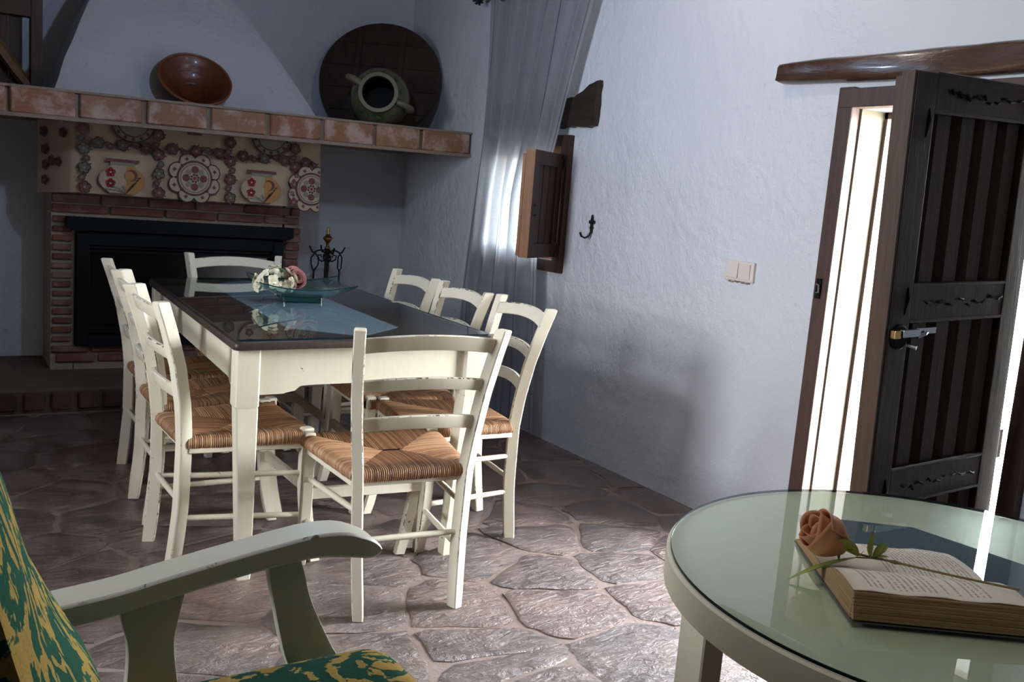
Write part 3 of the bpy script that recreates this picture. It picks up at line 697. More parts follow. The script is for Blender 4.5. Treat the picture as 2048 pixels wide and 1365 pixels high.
# ------------------------------------------------------------------ fireplace
fp = thing('fireplace', 'corner brick fireplace with tiled mantel and white plaster hood', 'fireplace', (1.3, 5.6, 0))
def fpart(mb, name, m, parent=None, smooth=None, bevel=0):
    o = mb.build(name, m, None, smooth, None, bevel); o.parent = parent or fp
    if not parent: o.matrix_parent_inverse = Matrix.Translation((-1.3, -5.6, 0))
    return o
SH = .0135    # the mantel rises to the right
def mz(x): return SH * (x - 1.5)
def sheared(b): b.v = [(x, y, z + mz(x)) for x, y, z in b.v]; return b
b = MB(); b.box((1.27, 5.53, 1.555), (3.16, .90, .118)); mant = fpart(sheared(b), 'mantel_shelf', M['mmortar'])
b = MB(); b.box((1.27, 5.52, 1.620), (3.16, .92, .012)); fpart(sheared(b), 'mantel_top', M['mmortar'], mant)
b = MB(); b.box((1.27, 5.075, 1.488), (3.16, .03, .018)); fpart(sheared(b), 'mortar_lip', M['mmortar'], mant)
for x0, x1 in ((-.22, .055), (.078, .344), (.366, .643), (.665, .95), (.976, 1.267), (1.292, 1.58), (1.605, 1.886), (1.912, 2.20), (2.222, 2.497), (2.517, 2.832)):
    b = MB(); w = x1 - x0; b.box((0, 0, 0), (w, .04, .118 + rs.uniform(-.004, .004)), None, None, .006)
    o = b.build('tile', M['tile'], None, 30); o.parent = mant; o.location = ((x0 + x1) / 2, 5.078 + rs.uniform(-.003, .003), 1.556 + mz((x0 + x1) / 2)); o.rotation_euler = (0, -SH + rs.uniform(-.004, .004), 0)
    o.location = Vector(o.location)
# mantel is parented to fp with an inverse offset; give its tiles the same frame
# hood
hv = []
def hood_ring(z, y, xl, xr): return [(xl, y, z), (xr, y, z), (xr, YB + .02, z), (xl, YB + .02, z)]
rings = []
for k in range(13):
    t = k / 12; z = 1.60 + 1.2 * t
    y = 5.40 + .42 * t; xl = .580 + .56 * t - .05 * math.sin(t * PI); xr = 2.025 - .92 * t + .06 * math.sin(t * PI * 1.0) * (1 - t)
    n = 14; ring = [(xl + (xr - xl) * i / n, y + .006 * noise.noise((i * .8, z * 6, 2)), z) for i in range(n + 1)]
    ring[0] = (xl + .008 * noise.noise((z * 12, 1, 1)), y + .01, z); ring[-1] = (xr + .008 * noise.noise((z * 12, 5, 1)), y + .01, z)
    ring += [(xr, YB + .02, z), (xl, YB + .02, z)]; rings.append(ring)
b = MB(); b.loft(rings); fpart(b, 'hood', M['plaster'], None, 35)
# chimney breast below the mantel
BY = 5.60
b = MB(); b.box((.66, 5.79, .80), (.118, .36, 1.40)); b.box((1.935, 5.79, .80), (.09, .36, 1.40)); b.box((1.295, 5.79, 1.24), (1.16, .36, .52)); b.box((1.295, 5.79, .185), (1.16, .36, .17))
breast = fpart(b, 'brick_surround', M['bmortar'])
for o_ in (breast,):
    pass
def brick(x0, x1, z0, z1, y=BY, dep=.05, m='brick', parent=None, tilt=.0):
    b = MB(); b.box((0, 0, 0), (x1 - x0, dep, z1 - z0), None, None, .005)
    o = b.build('brick', M[m], None, 30); o.parent = parent or breast
    o.location = ((x0 + x1) / 2, y + dep / 2 - .006 + rs.uniform(-.004, .003), (z0 + z1) / 2); o.rotation_euler = (0, rs.uniform(-.012, .012) + tilt, rs.uniform(-.01, .01)); return o
# two/three courses over the opening
x = .604
while x < 1.97:
    w = min(rs.uniform(.24, .30), 1.985 - x); brick(x, x + w - .008, 1.055, 1.104); x += w
x = .604
while x < 1.96:
    w = min(rs.uniform(.26, .30), 1.985 - x); brick(x, x + w - .012, 1.002, 1.047); x += w
for k in range(14):                 # the two piers
    z0 = .292 + .0505 * k
    if z0 > .96: break
    brick(.604 + rs.uniform(0, .006), .704 + rs.uniform(-.006, .004), z0, z0 + .031 + rs.uniform(-.003, .004))
    brick(1.895, 1.983 + rs.uniform(-.006, .004), z0 - .004, z0 + .036 + rs.uniform(-.003, .004))
x = .606
while x < 1.97:                     # tile courses under the firebox
    w = min(rs.uniform(.20, .26), 1.985 - x); brick(x, x + w - .010, .232, .268); x += w
x = .63
while x < 1.97:
    w = min(rs.uniform(.20, .26), 1.985 - x); brick(x, x + w - .012, .176, .222); x += w
# black cassette insert
ins = thing('firebox', None, None)
for k in ('label', 'category'):
    if k in ins.keys(): del ins[k]
ins.parent = fp; ins.matrix_parent_inverse = Matrix.Translation((-1.3, -5.6, 0))
b = MB(); b.prism([(.668, .983), (1.926, .983), (1.926, .926), (1.90, .912), (.70, .912), (.668, .93)], 'y', 5.535, 5.63); b.build('top_bar', M['black'], ins, None, None, .004)
for c, d in (((.755, 5.605, .585), (.066, .08, .62)), ((1.845, 5.605, .585), (.066, .08, .62)), ((1.30, 5.605, .868), (1.03, .07, .07)), ((1.30, 5.60, .300), (1.03, .08, .06))):
    b = MB(); b.box(c, d); b.build('surround_bar', M['black'], ins, None, None, .004)
b = MB(); b.box((1.30, 5.612, .80), (1.03, .05, .012)); b.box((1.30, 5.618, .822), (1.03, .05, .012)); b.box((1.30, 5.605, .36), (1.03, .05, .03)); b.build('louvre', M['black'], ins)
b = MB(); b.box((1.30, 5.635, .58), (1.03, .012, .44)); b.build('glass_door', M['fireglass'], ins)
b = MB()
for k in range(4): b.box((1.04 + .022 * k, 5.577, .356), (.008, .01, .024))
b.build('vent_slot', M['steel'] if False else M['fireglass'], ins)
# hearth with its row of header bricks
b = MB()
n = 24; top = []
def hzt(y): return .116 + (.143 - .116) * (y - 5.16) / (5.98 - 5.16)
b.prism([(5.185, -.02), (5.185, .055), (5.175, .108), (5.20, .118), (5.62, .133), (6.0, .146), (6.0, -.02)], 'x', -1.2, 2.845); hearth = fpart(b, 'hearth', M['hearth'])
x = -.45
while x < 2.75:
    w = rs.uniform(.085, .105); b = MB(); b.box((0, 0, 0), (w, .06, .092), None, None, .008)
    o = b.build('brick', M['dbrick'], None, 30); o.parent = hearth; o.location = (x + w / 2, 5.192 + rs.uniform(-.004, .004), .056); o.rotation_euler = (0, rs.uniform(-.03, .03), 0); x += w + rs.uniform(.022, .035)

# --- tapestry pelmet under the mantel
tp = thing('tapestry', 'beige tapestry with woven jugs, plates and red flowers hung under the mantel', 'tapestry', (1.35, 5.4, 1.3))
TY = 5.40
def tpart(mb, name, m=None, smooth=None):
    o = mb.build(name, m, None, smooth); o.parent = tp; o.matrix_parent_inverse = Matrix.Translation((-1.35, -5.4, -1.3)); return o
def tz(x): return 1.117 + .0 * x
pth = [(.535, 5.625), (.60, 5.50), (.664, 5.412), (.684, 5.400)] + [(.684 + 1.33 * k / 60, TY + .004 * math.sin(k * .5) + .003 * math.sin(k * 1.3)) for k in range(1, 61)] + [(2.016, 5.43)]
vs = []; nz = 8
def cz0(x): return 1.100 + .018 * min(1, max(0, (x - .535) / .15))
for x, y in pth:
    for k in range(nz + 1): vs.append((x, y - .010 * math.sin(k / nz * 2.5) * (0.3 + .7 * abs(math.sin(x * 4))) , cz0(x) + (1.492 + mz(x) - cz0(x)) * k / nz))
b = MB(); b.add(vs, [(i * (nz + 1) + k, (i + 1) * (nz + 1) + k, (i + 1) * (nz + 1) + k + 1, i * (nz + 1) + k + 1) for i in range(len(pth) - 1) for k in range(nz)]); tpart(b, 'cloth', M['tapestry'], 180)
def disc(b, cx, cz, r, m, y, n=20, rz=None, a0=0, a1=2 * PI, clipx=9, topz=None):
    pts = [(cx, cz)] + [(cx + r * math.cos(a0 + (a1 - a0) * k / n), cz + (rz or r) * math.sin(a0 + (a1 - a0) * k / n)) for k in range(n + 1)]
    pts = [(min(p[0], clipx), min(p[1], topz) if topz else p[1]) for p in pts]
    b.add([(p[0], y, p[1]) for p in pts], [(0, k, k + 1) for k in range(1, n + 1)], m)
Yf = TY - .024
def line(b, pts, w, m, y): b.tube([(p[0], y, p[1]) for p in pts], w, m, 4)
def flower(b, cx, cz, r, m1, m2, rot=0, y=Yf):
    for k in range(5):
        a = rot + 2 * PI * k / 5; disc(b, cx + .58 * r * math.cos(a), cz + .58 * r * math.sin(a), r * .58, M['thr_dark'], y, 9)
    for k in range(5):
        a = rot + 2 * PI * k / 5; disc(b, cx + .58 * r * math.cos(a), cz + .58 * r * math.sin(a), r * .36, m1, y - .0012, 9)
    disc(b, cx, cz, r * .26, m2, y - .002, 9)
    for k in range(2):
        a = rot + .6 + 2.4 * k
        b.add([(cx + r * .9 * math.cos(a - .3), y - .0005, cz + r * .9 * math.sin(a - .3)), (cx + r * 1.5 * math.cos(a), y - .0005, cz + r * 1.5 * math.sin(a)), (cx + r * .9 * math.cos(a + .3), y - .0005, cz + r * .9 * math.sin(a + .3))], [(0, 1, 2)], M['thr_wine'])
fr_ = random.Random(5)
def chain(p0, p1, n, r):
    for k in range(n):
        t = (k + .5) / n; x = p0[0] + (p1[0] - p0[0]) * t; z = p0[1] + (p1[1] - p0[1]) * t
        b = MB(); big = k % 2 == 0
        rr_ = r * (1.0 if big else .55); sgn = 1 if (k // 2) % 2 else -1
        hx, hz = (p1[0] - p0[0]) / n, (p1[1] - p0[1]) / n
        ox, oz = (-hz, hx); L = math.hypot(ox, oz) or 1; off = 0 if big else .012 * sgn
        flower(b, x + ox / L * off, z + oz / L * off, rr_, M['thr_wine'] if fr_.random() < .7 else M['thr_dull'], M['thr_grey'], fr_.uniform(0, 6))
        line(b, [(x - hx * .5, z - hz * .5), (x - hx * .2 + ox * .2, z - hz * .2 + oz * .2), (x + hx * .2 - ox * .2, z + hz * .2 - oz * .2), (x + hx * .5, z + hz * .5)], .0022, M['thr_dark'], Yf + .001)
        tpart(b, 'woven_flower')
for p0, p1 in (((.722, 1.475), (.734, 1.125)), ((1.094, 1.478), (1.105, 1.12)), ((1.480, 1.478), (1.490, 1.12)), ((1.855, 1.478), (1.86, 1.12))): chain(p0, p1, 7, .030)
for p0, p1 in (((.765, 1.384), (1.065, 1.378)), ((1.14, 1.386), (1.45, 1.386)), ((1.525, 1.384), (1.825, 1.382)), ((1.895, 1.38), (2.0, 1.38))): chain(p0, p1, max(2, round((p1[0] - p0[0]) / .06)), .029)
def plate(cx, cz, clipx=9, top=None, half=False):
    b = MB(); R = .142
    for k in range(8):
        a = 2 * PI * (k + .5) / 8; disc(b, cx + .70 * R * math.cos(a), cz + .66 * R * math.sin(a), R * .345, M['thr_dark'], Yf, 12, None, 0, 2 * PI, clipx, top)
    for k in range(8):
        a = 2 * PI * (k + .5) / 8; disc(b, cx + .70 * R * math.cos(a), cz + .66 * R * math.sin(a), R * .30, M['thr_cream'], Yf - .001, 12, None, 0, 2 * PI, clipx, top)
        disc(b, cx + .82 * R * math.cos(a), cz + .78 * R * math.sin(a), R * .085, M['thr_wine'], Yf - .002, 4, None, 0, 2 * PI, clipx, top)
    for r, m, e in ((.68, 'thr_dark', .003), (.645, 'thr_wine', .0036), (.60, 'thr_cream', .0042), (.55, 'thr_dark', .0048), (.525, 'thr_cream', .0054)): disc(b, cx, cz, R * r, M[m], Yf - e, 30, None, 0, 2 * PI, clipx, top)
    for k in range(8):
        a = 2 * PI * k / 8; disc(b, cx + .33 * R * math.cos(a), cz + .33 * R * math.sin(a), R * (.12 if k % 2 else .15), M['thr_wine' if k % 2 == 0 else 'thr_grey'], Yf - .006, 8, None, 0, 2 * PI, clipx, top)
        disc(b, cx + .14 * R * math.cos(a + .3), cz + .14 * R * math.sin(a + .3), R * .05, M['thr_dark'], Yf - .0064, 6, None, 0, 2 * PI, clipx, top)
    disc(b, cx, cz, R * .07, M['thr_red'], Yf - .0068, 8, None, 0, 2 * PI, clipx, top)
    tpart(b, 'woven_plate')
plate(1.290, 1.238); plate(1.962, 1.228, 2.014)
def top_plate(cx):
    b = MB()
    for r, m, e in ((.115, 'thr_dark', 0), (.104, 'thr_grey', .001), (.082, 'thr_dark', .002), (.074, 'thr_grey', .003)):
        pts = [(cx + r * math.cos(a), 1.505 + r * .95 * math.sin(a)) for a in [PI + PI * k / 16 for k in range(17)]]
        pts = [(p[0], min(p[1], 1.485)) for p in pts]
        b.add([(cx, Yf - e, 1.485)] + [(p[0], Yf - e, p[1]) for p in pts], [(0, k, k + 1) for k in range(1, 17)], M[m])
    for k in range(7):
        a = PI + PI * (k + .5) / 7; disc(b, cx + .093 * math.cos(a), 1.505 + .088 * math.sin(a), .010, M['thr_dark'], Yf - .004, 6)
    tpart(b, 'woven_plate')
top_plate(.967); top_plate(1.712)
def jug(cx, cz):
    b = MB(); pro = []
    for k in range(13):
        t = k / 12; z = -.088 + .150 * t; w = .052 + .062 * math.sin(PI * min(1, t * 1.05)) ** .8; pro.append((w, z))
    L = [(cx - w, cz + z) for w, z in pro]; Rr = [(cx + w, cz + z) for w, z in pro]
    def strip(a, c, m, y): b.add([(p[0], y, p[1]) for p in a + c], [(k, k + 1, len(a) + k + 1, len(a) + k) for k in range(len(a) - 1)], m)
    strip([(x - .004, z) for x, z in L], [(x + .004, z) for x, z in Rr], M['thr_grey'], Yf)
    strip(L, [(cx + .02, z) for x, z in L], M['thr_cream'], Yf - .001)
    strip([(cx + .02, z) for x, z in Rr], Rr, M['thr_ochre'], Yf - .0012)
    b.box((cx, Yf, cz + .085), (.170, .002, .016), M['thr_wine']); b.box((cx, Yf - .0004, cz + .068), (.12, .002, .018), M['thr_grey']); b.box((cx, Yf, cz - .090), (.11, .002, .008), M['thr_wine'])
    for dx, dz in ((-.058, .022), (-.058, -.036)):
        for k in range(5):
            a = 2 * PI * k / 5 + .3; disc(b, cx + dx + .015 * math.cos(a), cz + dz + .015 * math.sin(a), .012, M['thr_red'], Yf - .003, 8)
        disc(b, cx + dx, cz + dz, .006, M['thr_cream'], Yf - .0045, 8)
    disc(b, cx + .046, cz + .012, .031, M['thr_wine'], Yf - .0030, 14); disc(b, cx + .036, cz + .008, .025, M['thr_ochre'], Yf - .0042, 14)
    for s in ((-.09, -.07), (-.05, -.055), (.0, -.05), (.05, -.04), (.085, .0)):
        line(b, [(cx + .02, cz - .085), (cx + s[0] * .5 + .01, cz - .07 + (s[1] + .07) * .3), (cx + s[0], cz + s[1])], .0018, M['thr_grey' if s[0] < .03 else 'thr_dark'], Yf - .004)
        for k in range(4):
            t = .4 + .18 * k; px_, pz_ = cx + .02 + (s[0] - .02) * t, cz - .085 + (s[1] + .085) * t
            disc(b, px_ + .006, pz_ + .006, .0065, M['thr_grey' if s[0] < .03 else 'thr_dark'], Yf - .0045, 6, .004)
    tpart(b, 'woven_jug')
jug(.916, 1.215); jug(1.664, 1.219)
b = MB(); b.box((1.283, Yf, 1.478), (.075, .002, .012), M['thr_wine']); tpart(b, 'woven_bar')
for cx_, cy_, cz_ in ((.566, 5.56, 1.42), (.572, 5.55, 1.33), (.576, 5.545, 1.25), (.574, 5.548, 1.17), (.628, 5.462, 1.27), (.600, 5.50, 1.275), (.645, 5.44, 1.42)):
    b = MB(); d = Vector((.55, -.83, 0)); nrm = Vector((-.83, -.55, 0))
    for k in range(5):
        a = 2 * PI * k / 5
        c0 = Vector((cx_, cy_, cz_)) + nrm * .015 + d * (.016 * math.cos(a)) + Vector((0, 0, .016 * math.sin(a)))
        b.add([tuple(c0)] + [tuple(c0 + d * (.013 * math.cos(q)) + Vector((0, 0, .013 * math.sin(q)))) for q in [2 * PI * j / 8 for j in range(9)]], [(0, j, j + 1) for j in range(1, 9)], M['thr_wine' if k % 2 else 'thr_dark'])
    tpart(b, 'woven_flower')

# --- things on the mantel
def ztop(x): return 1.626 + mz(x)
def axis_to(n, roll=0):
    """matrix turning +z to direction n"""
    return Vector(n).to_track_quat('Z', 'Y').to_matrix().to_4x4() @ Matrix.Rotation(roll, 4, 'Z')
# brown bowl leaning against the hood
n_b = Vector((-.02, -.75, .66)).normalized()
pro = [(.0, 0), (.085, 0), (.095, .006), (.130, .04), (.170, .085), (.205, .125), (.215, .130), (.218, .136), (.210, .140), (.198, .136), (.160, .092), (.120, .05), (.075, .022), (0, .016)]
b = MB(); b.lathe(pro, None, 48, Matrix.Translation((1.262, 5.30, 1.766)) @ axis_to(n_b) @ Matrix.Scale(.87, 4) @ Matrix.Translation((0, 0, -.138)))
bo_ = b
b = MB(); b.lathe([(.207, .138), (.213, .143), (.221, .139), (.221, .131), (.214, .127)], None, 48, Matrix.Translation((1.262, 5.30, 1.766)) @ axis_to(n_b) @ Matrix.Scale(.87, 4) @ Matrix.Translation((0, 0, -.138))); b.f = [f for f in b.f if len(f) == 4]; b.mi = [0] * len(b.f)
bow = bo_.build('bowl', M['bowlclay'], None, 40); b.build('rim', M['bowlrim'], bow, 60)
for q_ in range(5):
    rr0 = .195 - .03 * q_; zz0 = [.131, .097, .066, .043, .026][q_]
    b = MB(); b.lathe([(rr0 - .004, zz0 - .004), (rr0, zz0 + .003), (rr0 + .004, zz0 + .004)], None, 40, Matrix.Translation((1.262, 5.30, 1.766)) @ axis_to(n_b) @ Matrix.Scale(.87, 4) @ Matrix.Translation((0, 0, -.138))); b.f = [f for f in b.f if len(f) == 4]; b.mi = [0] * len(b.f); b.build('throwing_ring', M['bowlclay'], bow, 180)
tag(bow, 'large glazed brown clay bowl leaning against the white hood', 'bowl')
# round wooden lid leaning in the corner
lid = thing('wooden_disc', 'large round dark wooden board leaning in the corner on the mantel', 'wooden board', (2.495, 5.68, 1.955))
n_l = Vector((-.51, -.78, .36)).normalized(); ML = axis_to(n_l)
upv = ML.to_3x3().inverted() @ Vector((0, 0, 1)); ra = math.atan2(upv.y, upv.x) - PI / 2
ML = ML @ Matrix.Rotation(ra, 4, 'Z')
lid.matrix_world = Matrix.Translation(lid.location) @ ML
RL = .386; edges = [-RL, -.235, -.08, .075, .235, RL]
for a, c in zip(edges, edges[1:]):
    pl = []
    N = 14
    aa, cc = a + .0015, c - .0015
    for k in range(N + 1):
        y = aa + (cc - aa) * k / N; pl.append((math.sqrt(max(0, RL * RL - y * y)), y))
    for k in range(N, -1, -1):
        y = aa + (cc - aa) * k / N; pl.append((-math.sqrt(max(0, RL * RL - y * y)), y))
    b = MB(); b.prism(pl, 'z', -.014, .012 + rs.uniform(-.002, .002)); b.build('plank', M['disc'], lid)
for x in (-.155, .12):
    b = MB(); b.box((x, .1, .017), (.035, .46, .014)); b.build('batten', M['disc'], lid, None, None, .002)
b = MB(); b.box((-.02, -.135, .017), (.25, .03, .014)); b.build('batten', M['disc'], lid)
# jar lying on its side with the mouth to the room
jr = thing('clay_jar', 'green splashed pottery jar lying on the mantel in front of the round wooden board', 'jar', (2.325, 5.28, 1.80))
n_j = Vector((-.48, -.86, .13)).normalized(); MJ = axis_to(n_j)
up2 = MJ.to_3x3().inverted() @ Vector((0, 0, 1)); MJ = MJ @ Matrix.Rotation(math.atan2(up2.y, up2.x) - PI / 2, 4, 'Z')
jr.matrix_world = Matrix.Translation(jr.location) @ MJ @ Matrix.Translation((0, 0, -.02))
pro = [(0, -.17), (.09, -.17), (.105, -.155), (.15, -.10), (.176, -.02), (.168, .05), (.135, .10), (.106, .124), (.104, .135), (.116, .142), (.116, .150), (.094, .152), (.090, .13), (.12, .09), (.15, .03), (.155, -.03), (.13, -.10), (.08, -.15), (0, -.15)]
b = MB(); b.lathe(pro[:11], M['jar'], 40); b.lathe(pro[10:12] , M['rim'], 40); b.lathe(pro[11:], M['hollow'], 40)
# close as one wall: the three bands share their rings
b.f = [f for f in b.f if len(f) < 30 or True]
mi = [(f, m) for f, m in zip(b.f, b.mi) if len(f) == 4]; b.f = [f for f, m in mi]; b.mi = [m for f, m in mi]
b.build('jar_body', None, jr, 60)
for s, aa in ((-1, PI - .45), (1, -.35)):
    c, sn = math.cos(aa), math.sin(aa)
    b = MB(); b.tube([(.118 * c, .118 * sn, .115), (.165 * c, .165 * sn, .125), (.205 * c, .205 * sn, .09), (.205 * c, .205 * sn, .04), (.165 * c, .165 * sn, .02)], [.022, .020, .019, .019, .022], seg=10); b.build('handle', M['rim'] if s < 0 else M['jar'], jr, 60)
for k in range(11):
    a = 2 * PI * k / 11 + .2
    b = MB(); b.prism([(math.cos(t) * .020, math.sin(t) * .008) for t in [2 * PI * i / 10 for i in range(10)]], 'z', -.002, .003, None, Matrix.Rotation(a, 4, 'Z') @ Matrix.Translation((.137, 0, .104)) @ Matrix.Rotation(.85, 4, 'Y') @ Matrix.Rotation(.9, 4, 'Z')); b.build('painted_leaf', M['leafd'], jr)
# blackened wooden rack with a diagonal brace
rk = thing('wooden_rack', 'blackened wooden frame with an amber diagonal brace on the mantel left end', 'wooden frame', (.30, 5.62, 1.61))
for x, w, z0, z1, m, y in ((.225, .055, .0, 1.05, 'rack', 0), (-.18, .06, 0, 1.05, 'rack', 0)):
    b = MB(); b.box((x, y, (z0 + z1) / 2), (w, .10, z1 - z0)); b.build('upright', M[m], rk, None, None, .004)
for z in (.44, .92):
    b = MB(); b.box((.02, -.01, z + .05), (.36, .07, .22)); b.build('cross_board', M['rack'], rk, None, None, .004)
for k in range(5):
    b = MB(); b.box((-.13 + .066 * k, .035, .50), (.060, .018, 1.0)); b.build('back_plank', M['rack'], rk)
b = MB(); b.tube([(-.13, -.02, .46), (.0, -.03, .29), (.12, -.02, .12), (.205, -.01, .02)], [.026, .03, .03, .028], None, 6); b.build('diagonal_brace', M['rackwarm'], rk, 40)

# --- fire irons on their stand
fi = thing('fire_iron_stand', 'black wrought iron stand with brass finial and hanging fire irons by the fireplace', 'fire irons', (2.215, 5.72, .135))
HT = .86
b = MB(); b.box((0, 0, (HT - .135) / 2), (.022, .022, HT - .135)); b.build('post', M['iron'], fi)
b = MB(); b.lathe([(0, -.135 + HT), (.018, HT - .135), (.018, HT - .128), (.010, HT - .12), (.010, HT - .105), (.016, HT - .095), (.031, HT - .075), (.031, HT - .068), (.014, HT - .05), (.008, HT - .04), (.011, HT - .02), (.008, HT - .006), (0, HT - .002)], None, 20); b.build('brass_finial', M['brass'], fi, 40)
b = MB(); b.lathe([(0, 0), (.13, 0), (.13, .008), (.05, .018), (.02, .04), (0, .04)], None, 28); b.build('foot', M['iron'], fi, 40)
zz = .66
for a in (PI, 0, PI / 2, -PI / 2):
    c, s_ = math.cos(a), math.sin(a); 
    b = MB(); b.tube([(c * r, s_ * r, z) for r, z in ((.01, zz + .03), (.04, zz + .055), (.07, zz + .045), (.085, zz + .035), (.10, zz + .04), (.115, zz + .065), (.12, zz + .075))], .0055, seg=6); b.build('hook', M['iron'], fi, 60)
    b = MB(); b.tube([(c * r, s_ * r, z) for r, z in ((.008, zz - .01), (.035, zz - .02), (.06, zz - .005), (.062, zz + .018), (.042, zz + .022), (.036, zz + .006))], .005, seg=6); b.build('scroll', M['iron'], fi, 60)
for sx_, nm in ((-1, 'left'), (1, 'right')):
    o = thing('fire_iron', 'black iron tool with a scrolled loop hanging on the stand nearest the brick pier' if sx_ < 0 else 'black iron tool with a narrow loop hanging on the stand side facing the corner', 'fire iron', (2.215 + sx_ * .086, 5.72 - .004, .135), 0, 'irons hanging on the stand')
    z0 = zz + .030
    b = MB()
    if sx_ < 0: b.tube([(0, 0, z0), (-.022, 0, z0 - .03), (-.020, 0, z0 - .07), (-.004, 0, z0 - .11), (.006, 0, z0 - .105), (.026, 0, z0 - .075), (.030, 0, z0 - .03), (.004, 0, z0)], .0048, seg=6)
    else: b.tube([(0, 0, z0), (-.012, 0, z0 - .02), (-.012, 0, z0 - .09), (.0, 0, z0 - .11), (.012, 0, z0 - .09), (.014, 0, z0 - .02), (0, 0, z0)], .0048, seg=6)
    b.build('loop', M['iron'], o, 60)
    b = MB(); b.tube([(0, 0, z0 - .10), (0, 0, z0 - .34), (.004 * sx_, 0, .08)], [.006, .007, .006], seg=6); b.build('rod', M['iron'], o, 60)
    b = MB()
    if sx_ < 0: b.box((0, 0, .06), (.085, .012, .10))
    else: b.tube([(0, 0, .09), (0, 0, .03), (.03, 0, .012), (.04, 0, .03)], .006, seg=6)
    b.build('shovel_blade' if sx_ < 0 else 'poker_tip', M['iron'], o)

# ------------------------------------------------------------------ dining table
TX, TYY, TA, TL, TW, TH, RU, RV = 1.269, 3.612, -.063, 1.834, .852, .791, .023, -.010
dt = thing('dining_table', 'long cream painted dining table with dark glass covered top', 'table', (TX, TYY, 0), TA)
def tilt(b): b.v = [(x, y, z + (RU * x + RV * y) * max(0, min(1, z / .6))) for x, y, z in b.v]; return b
L2, W2 = TL / 2, TW / 2
def rrect(w, l, r, n=5):
    out = []
    for cx, cy, a0 in ((w - r, l - r, 0), (-w + r, l - r, PI / 2), (-w + r, -l + r, PI), (w - r, -l + r, 1.5 * PI)):
        for k in range(n + 1): out.append((cx + r * math.cos(a0 + PI / 2 * k / n), cy + r * math.sin(a0 + PI / 2 * k / n)))
    return out
b = MB(); o_ = rrect(W2 + .004, L2 + .004, .02)
b.loft([[(x * s, y * s, z) for x, y in o_] for s, z in ((.985, .756), (.997, .758), (1, .764), (1, .776), (.996, .781), (.985, .7835))]); tilt(b).build('wooden_top', M['tabletop'], dt, 40)
gl = MB(); o_ = rrect(W2 - .004, L2 - .004, .01)
gl.loft([[(x, y, .7852) for x, y in o_], [(x, y, .791) for x, y in o_]], M['glassedge'], False)
gl.add([(x, y, .791) for x, y in o_], [tuple(range(len(o_)))], M['sheet'])
tilt(gl).build('glass_sheet', None, dt)
def apron(p0, p1, th, name='apron'):
    """scalloped board from p0 to p1"""
    L = math.hypot(p1[0] - p0[0], p1[1] - p0[1]); top, deep, sh = .757, .612, .636
    pr = [(0, top), (L, top), (L, deep)]
    e = [(.115, deep), (.120, deep + .003), (.150, deep + .008), (.158, deep + .016), (.165, deep + .022), (.185, sh), ]
    q = [(L - x, z) for x, z in e] + [(x, z) for x, z in reversed(e)] + [(0, deep)]
    pr += q
    a = math.atan2(p1[1] - p0[1], p1[0] - p0[0])
    b = MB(); b.prism(pr, 'y', -th / 2, th / 2, None, Matrix.Translation((p0[0], p0[1], 0)) @ Matrix.Rotation(a, 4, 'Z')); return tilt(b).build(name, M['tablepaint'], dt)
ix, iy = W2 - .045, L2 - .055
apron((-ix, -iy - .004), (ix, -iy - .004), .024); apron((-ix, iy + .004), (ix, iy + .004), .024); apron((-ix - .004, -iy), (-ix - .004, iy), .024); apron((ix + .004, -iy), (ix + .004, iy), .024)
for sx_ in (-1, 1):
    for sy_ in (-1, 1):
        b = MB()
        def sq(h, z, cx, cy):
            c = h * .14; return [(cx - h + c, cy - h, z), (cx + h - c, cy - h, z), (cx + h, cy - h + c, z), (cx + h, cy + h - c, z), (cx + h - c, cy + h, z), (cx - h + c, cy + h, z), (cx - h, cy + h - c, z), (cx - h, cy - h + c, z)]
        cx, cy = sx_ * (W2 - .045), sy_ * (L2 - .058)
        fx, fy = sx_ * .358, sy_ * (L2 - .100)
        b.loft([sq(.021, 0, fx, fy), sq(.0225, .02, fx, fy), sq(.0335, .572, cx - sx_ * .002, cy), sq(.0335, .574, cx, cy), sq(.0365, .580, cx, cy), sq(.0365, .756, cx, cy)])
        tilt(b).build('leg', M['tablepaint'], dt, 30)
# runner under the glass
rn = MB(); pl = [(-.203, -.66), (-.012, -.862), (.175, -.69), (.182, .68), (-.01, .87), (-.198, .66)]
rn.v = []; rn.prism(pl, 'z', .7837, .7850); rn = tilt(rn).build('table_runner', M['runner']); rn.location = (TX, TYY, 0); rn.rotation_euler = (0, 0, TA)
tag(rn, 'blue grey pointed runner lying under the glass of the dining table', 'table runner')

# ------------------------------------------------------------------ rush seated chairs
BT, BS, BF, YT, YF, DD, FW, FF, FK, HS, HC = .220, .1725, .156, -.087, -.0107, .388, .213, .213, .044, .464, .88
def lerp(a, b, t): return a + (b - a) * t
def post_xy(z):
    hx = lerp(BF, BS, z / .4355) if z < .4355 else lerp(BS, BT, (z - .4355) / (HC - .4355))
    pts = [(0, YF - .012), (.10, YF + .0), (.22, .0), (.4355, .003), (.55, -.006), (.68, -.028), (.79, -.058), (HC, YT)]
    for (a, ya), (c, yc) in zip(pts, pts[1:]):
        if a <= z <= c + 1e-6: y = lerp(ya, yc, (z - a) / (c - a)); break
    return hx, y
def oct_(cx, cy, z, w, d, rot, c=.0032, k=1.0):
    w, d = w / 2 * k, d / 2 * k
    p = [(-w + c, -d), (w - c, -d), (w, -d + c), (w, d - c), (w - c, d), (-w + c, d), (-w, d - c), (-w, -d + c)]
    s, q = math.sin(rot), math.cos(rot)
    return [(cx + x * q - y * s, cy + x * s + y * q, z) for x, y in p]
def chamfer_mats(b, m0, m1, n=8):
    for i, f in enumerate(b.f):
        if len(f) == 4:
            j = i % n; b.mi[i] = b.mat_i(m1 if j % 2 == 1 else m0)
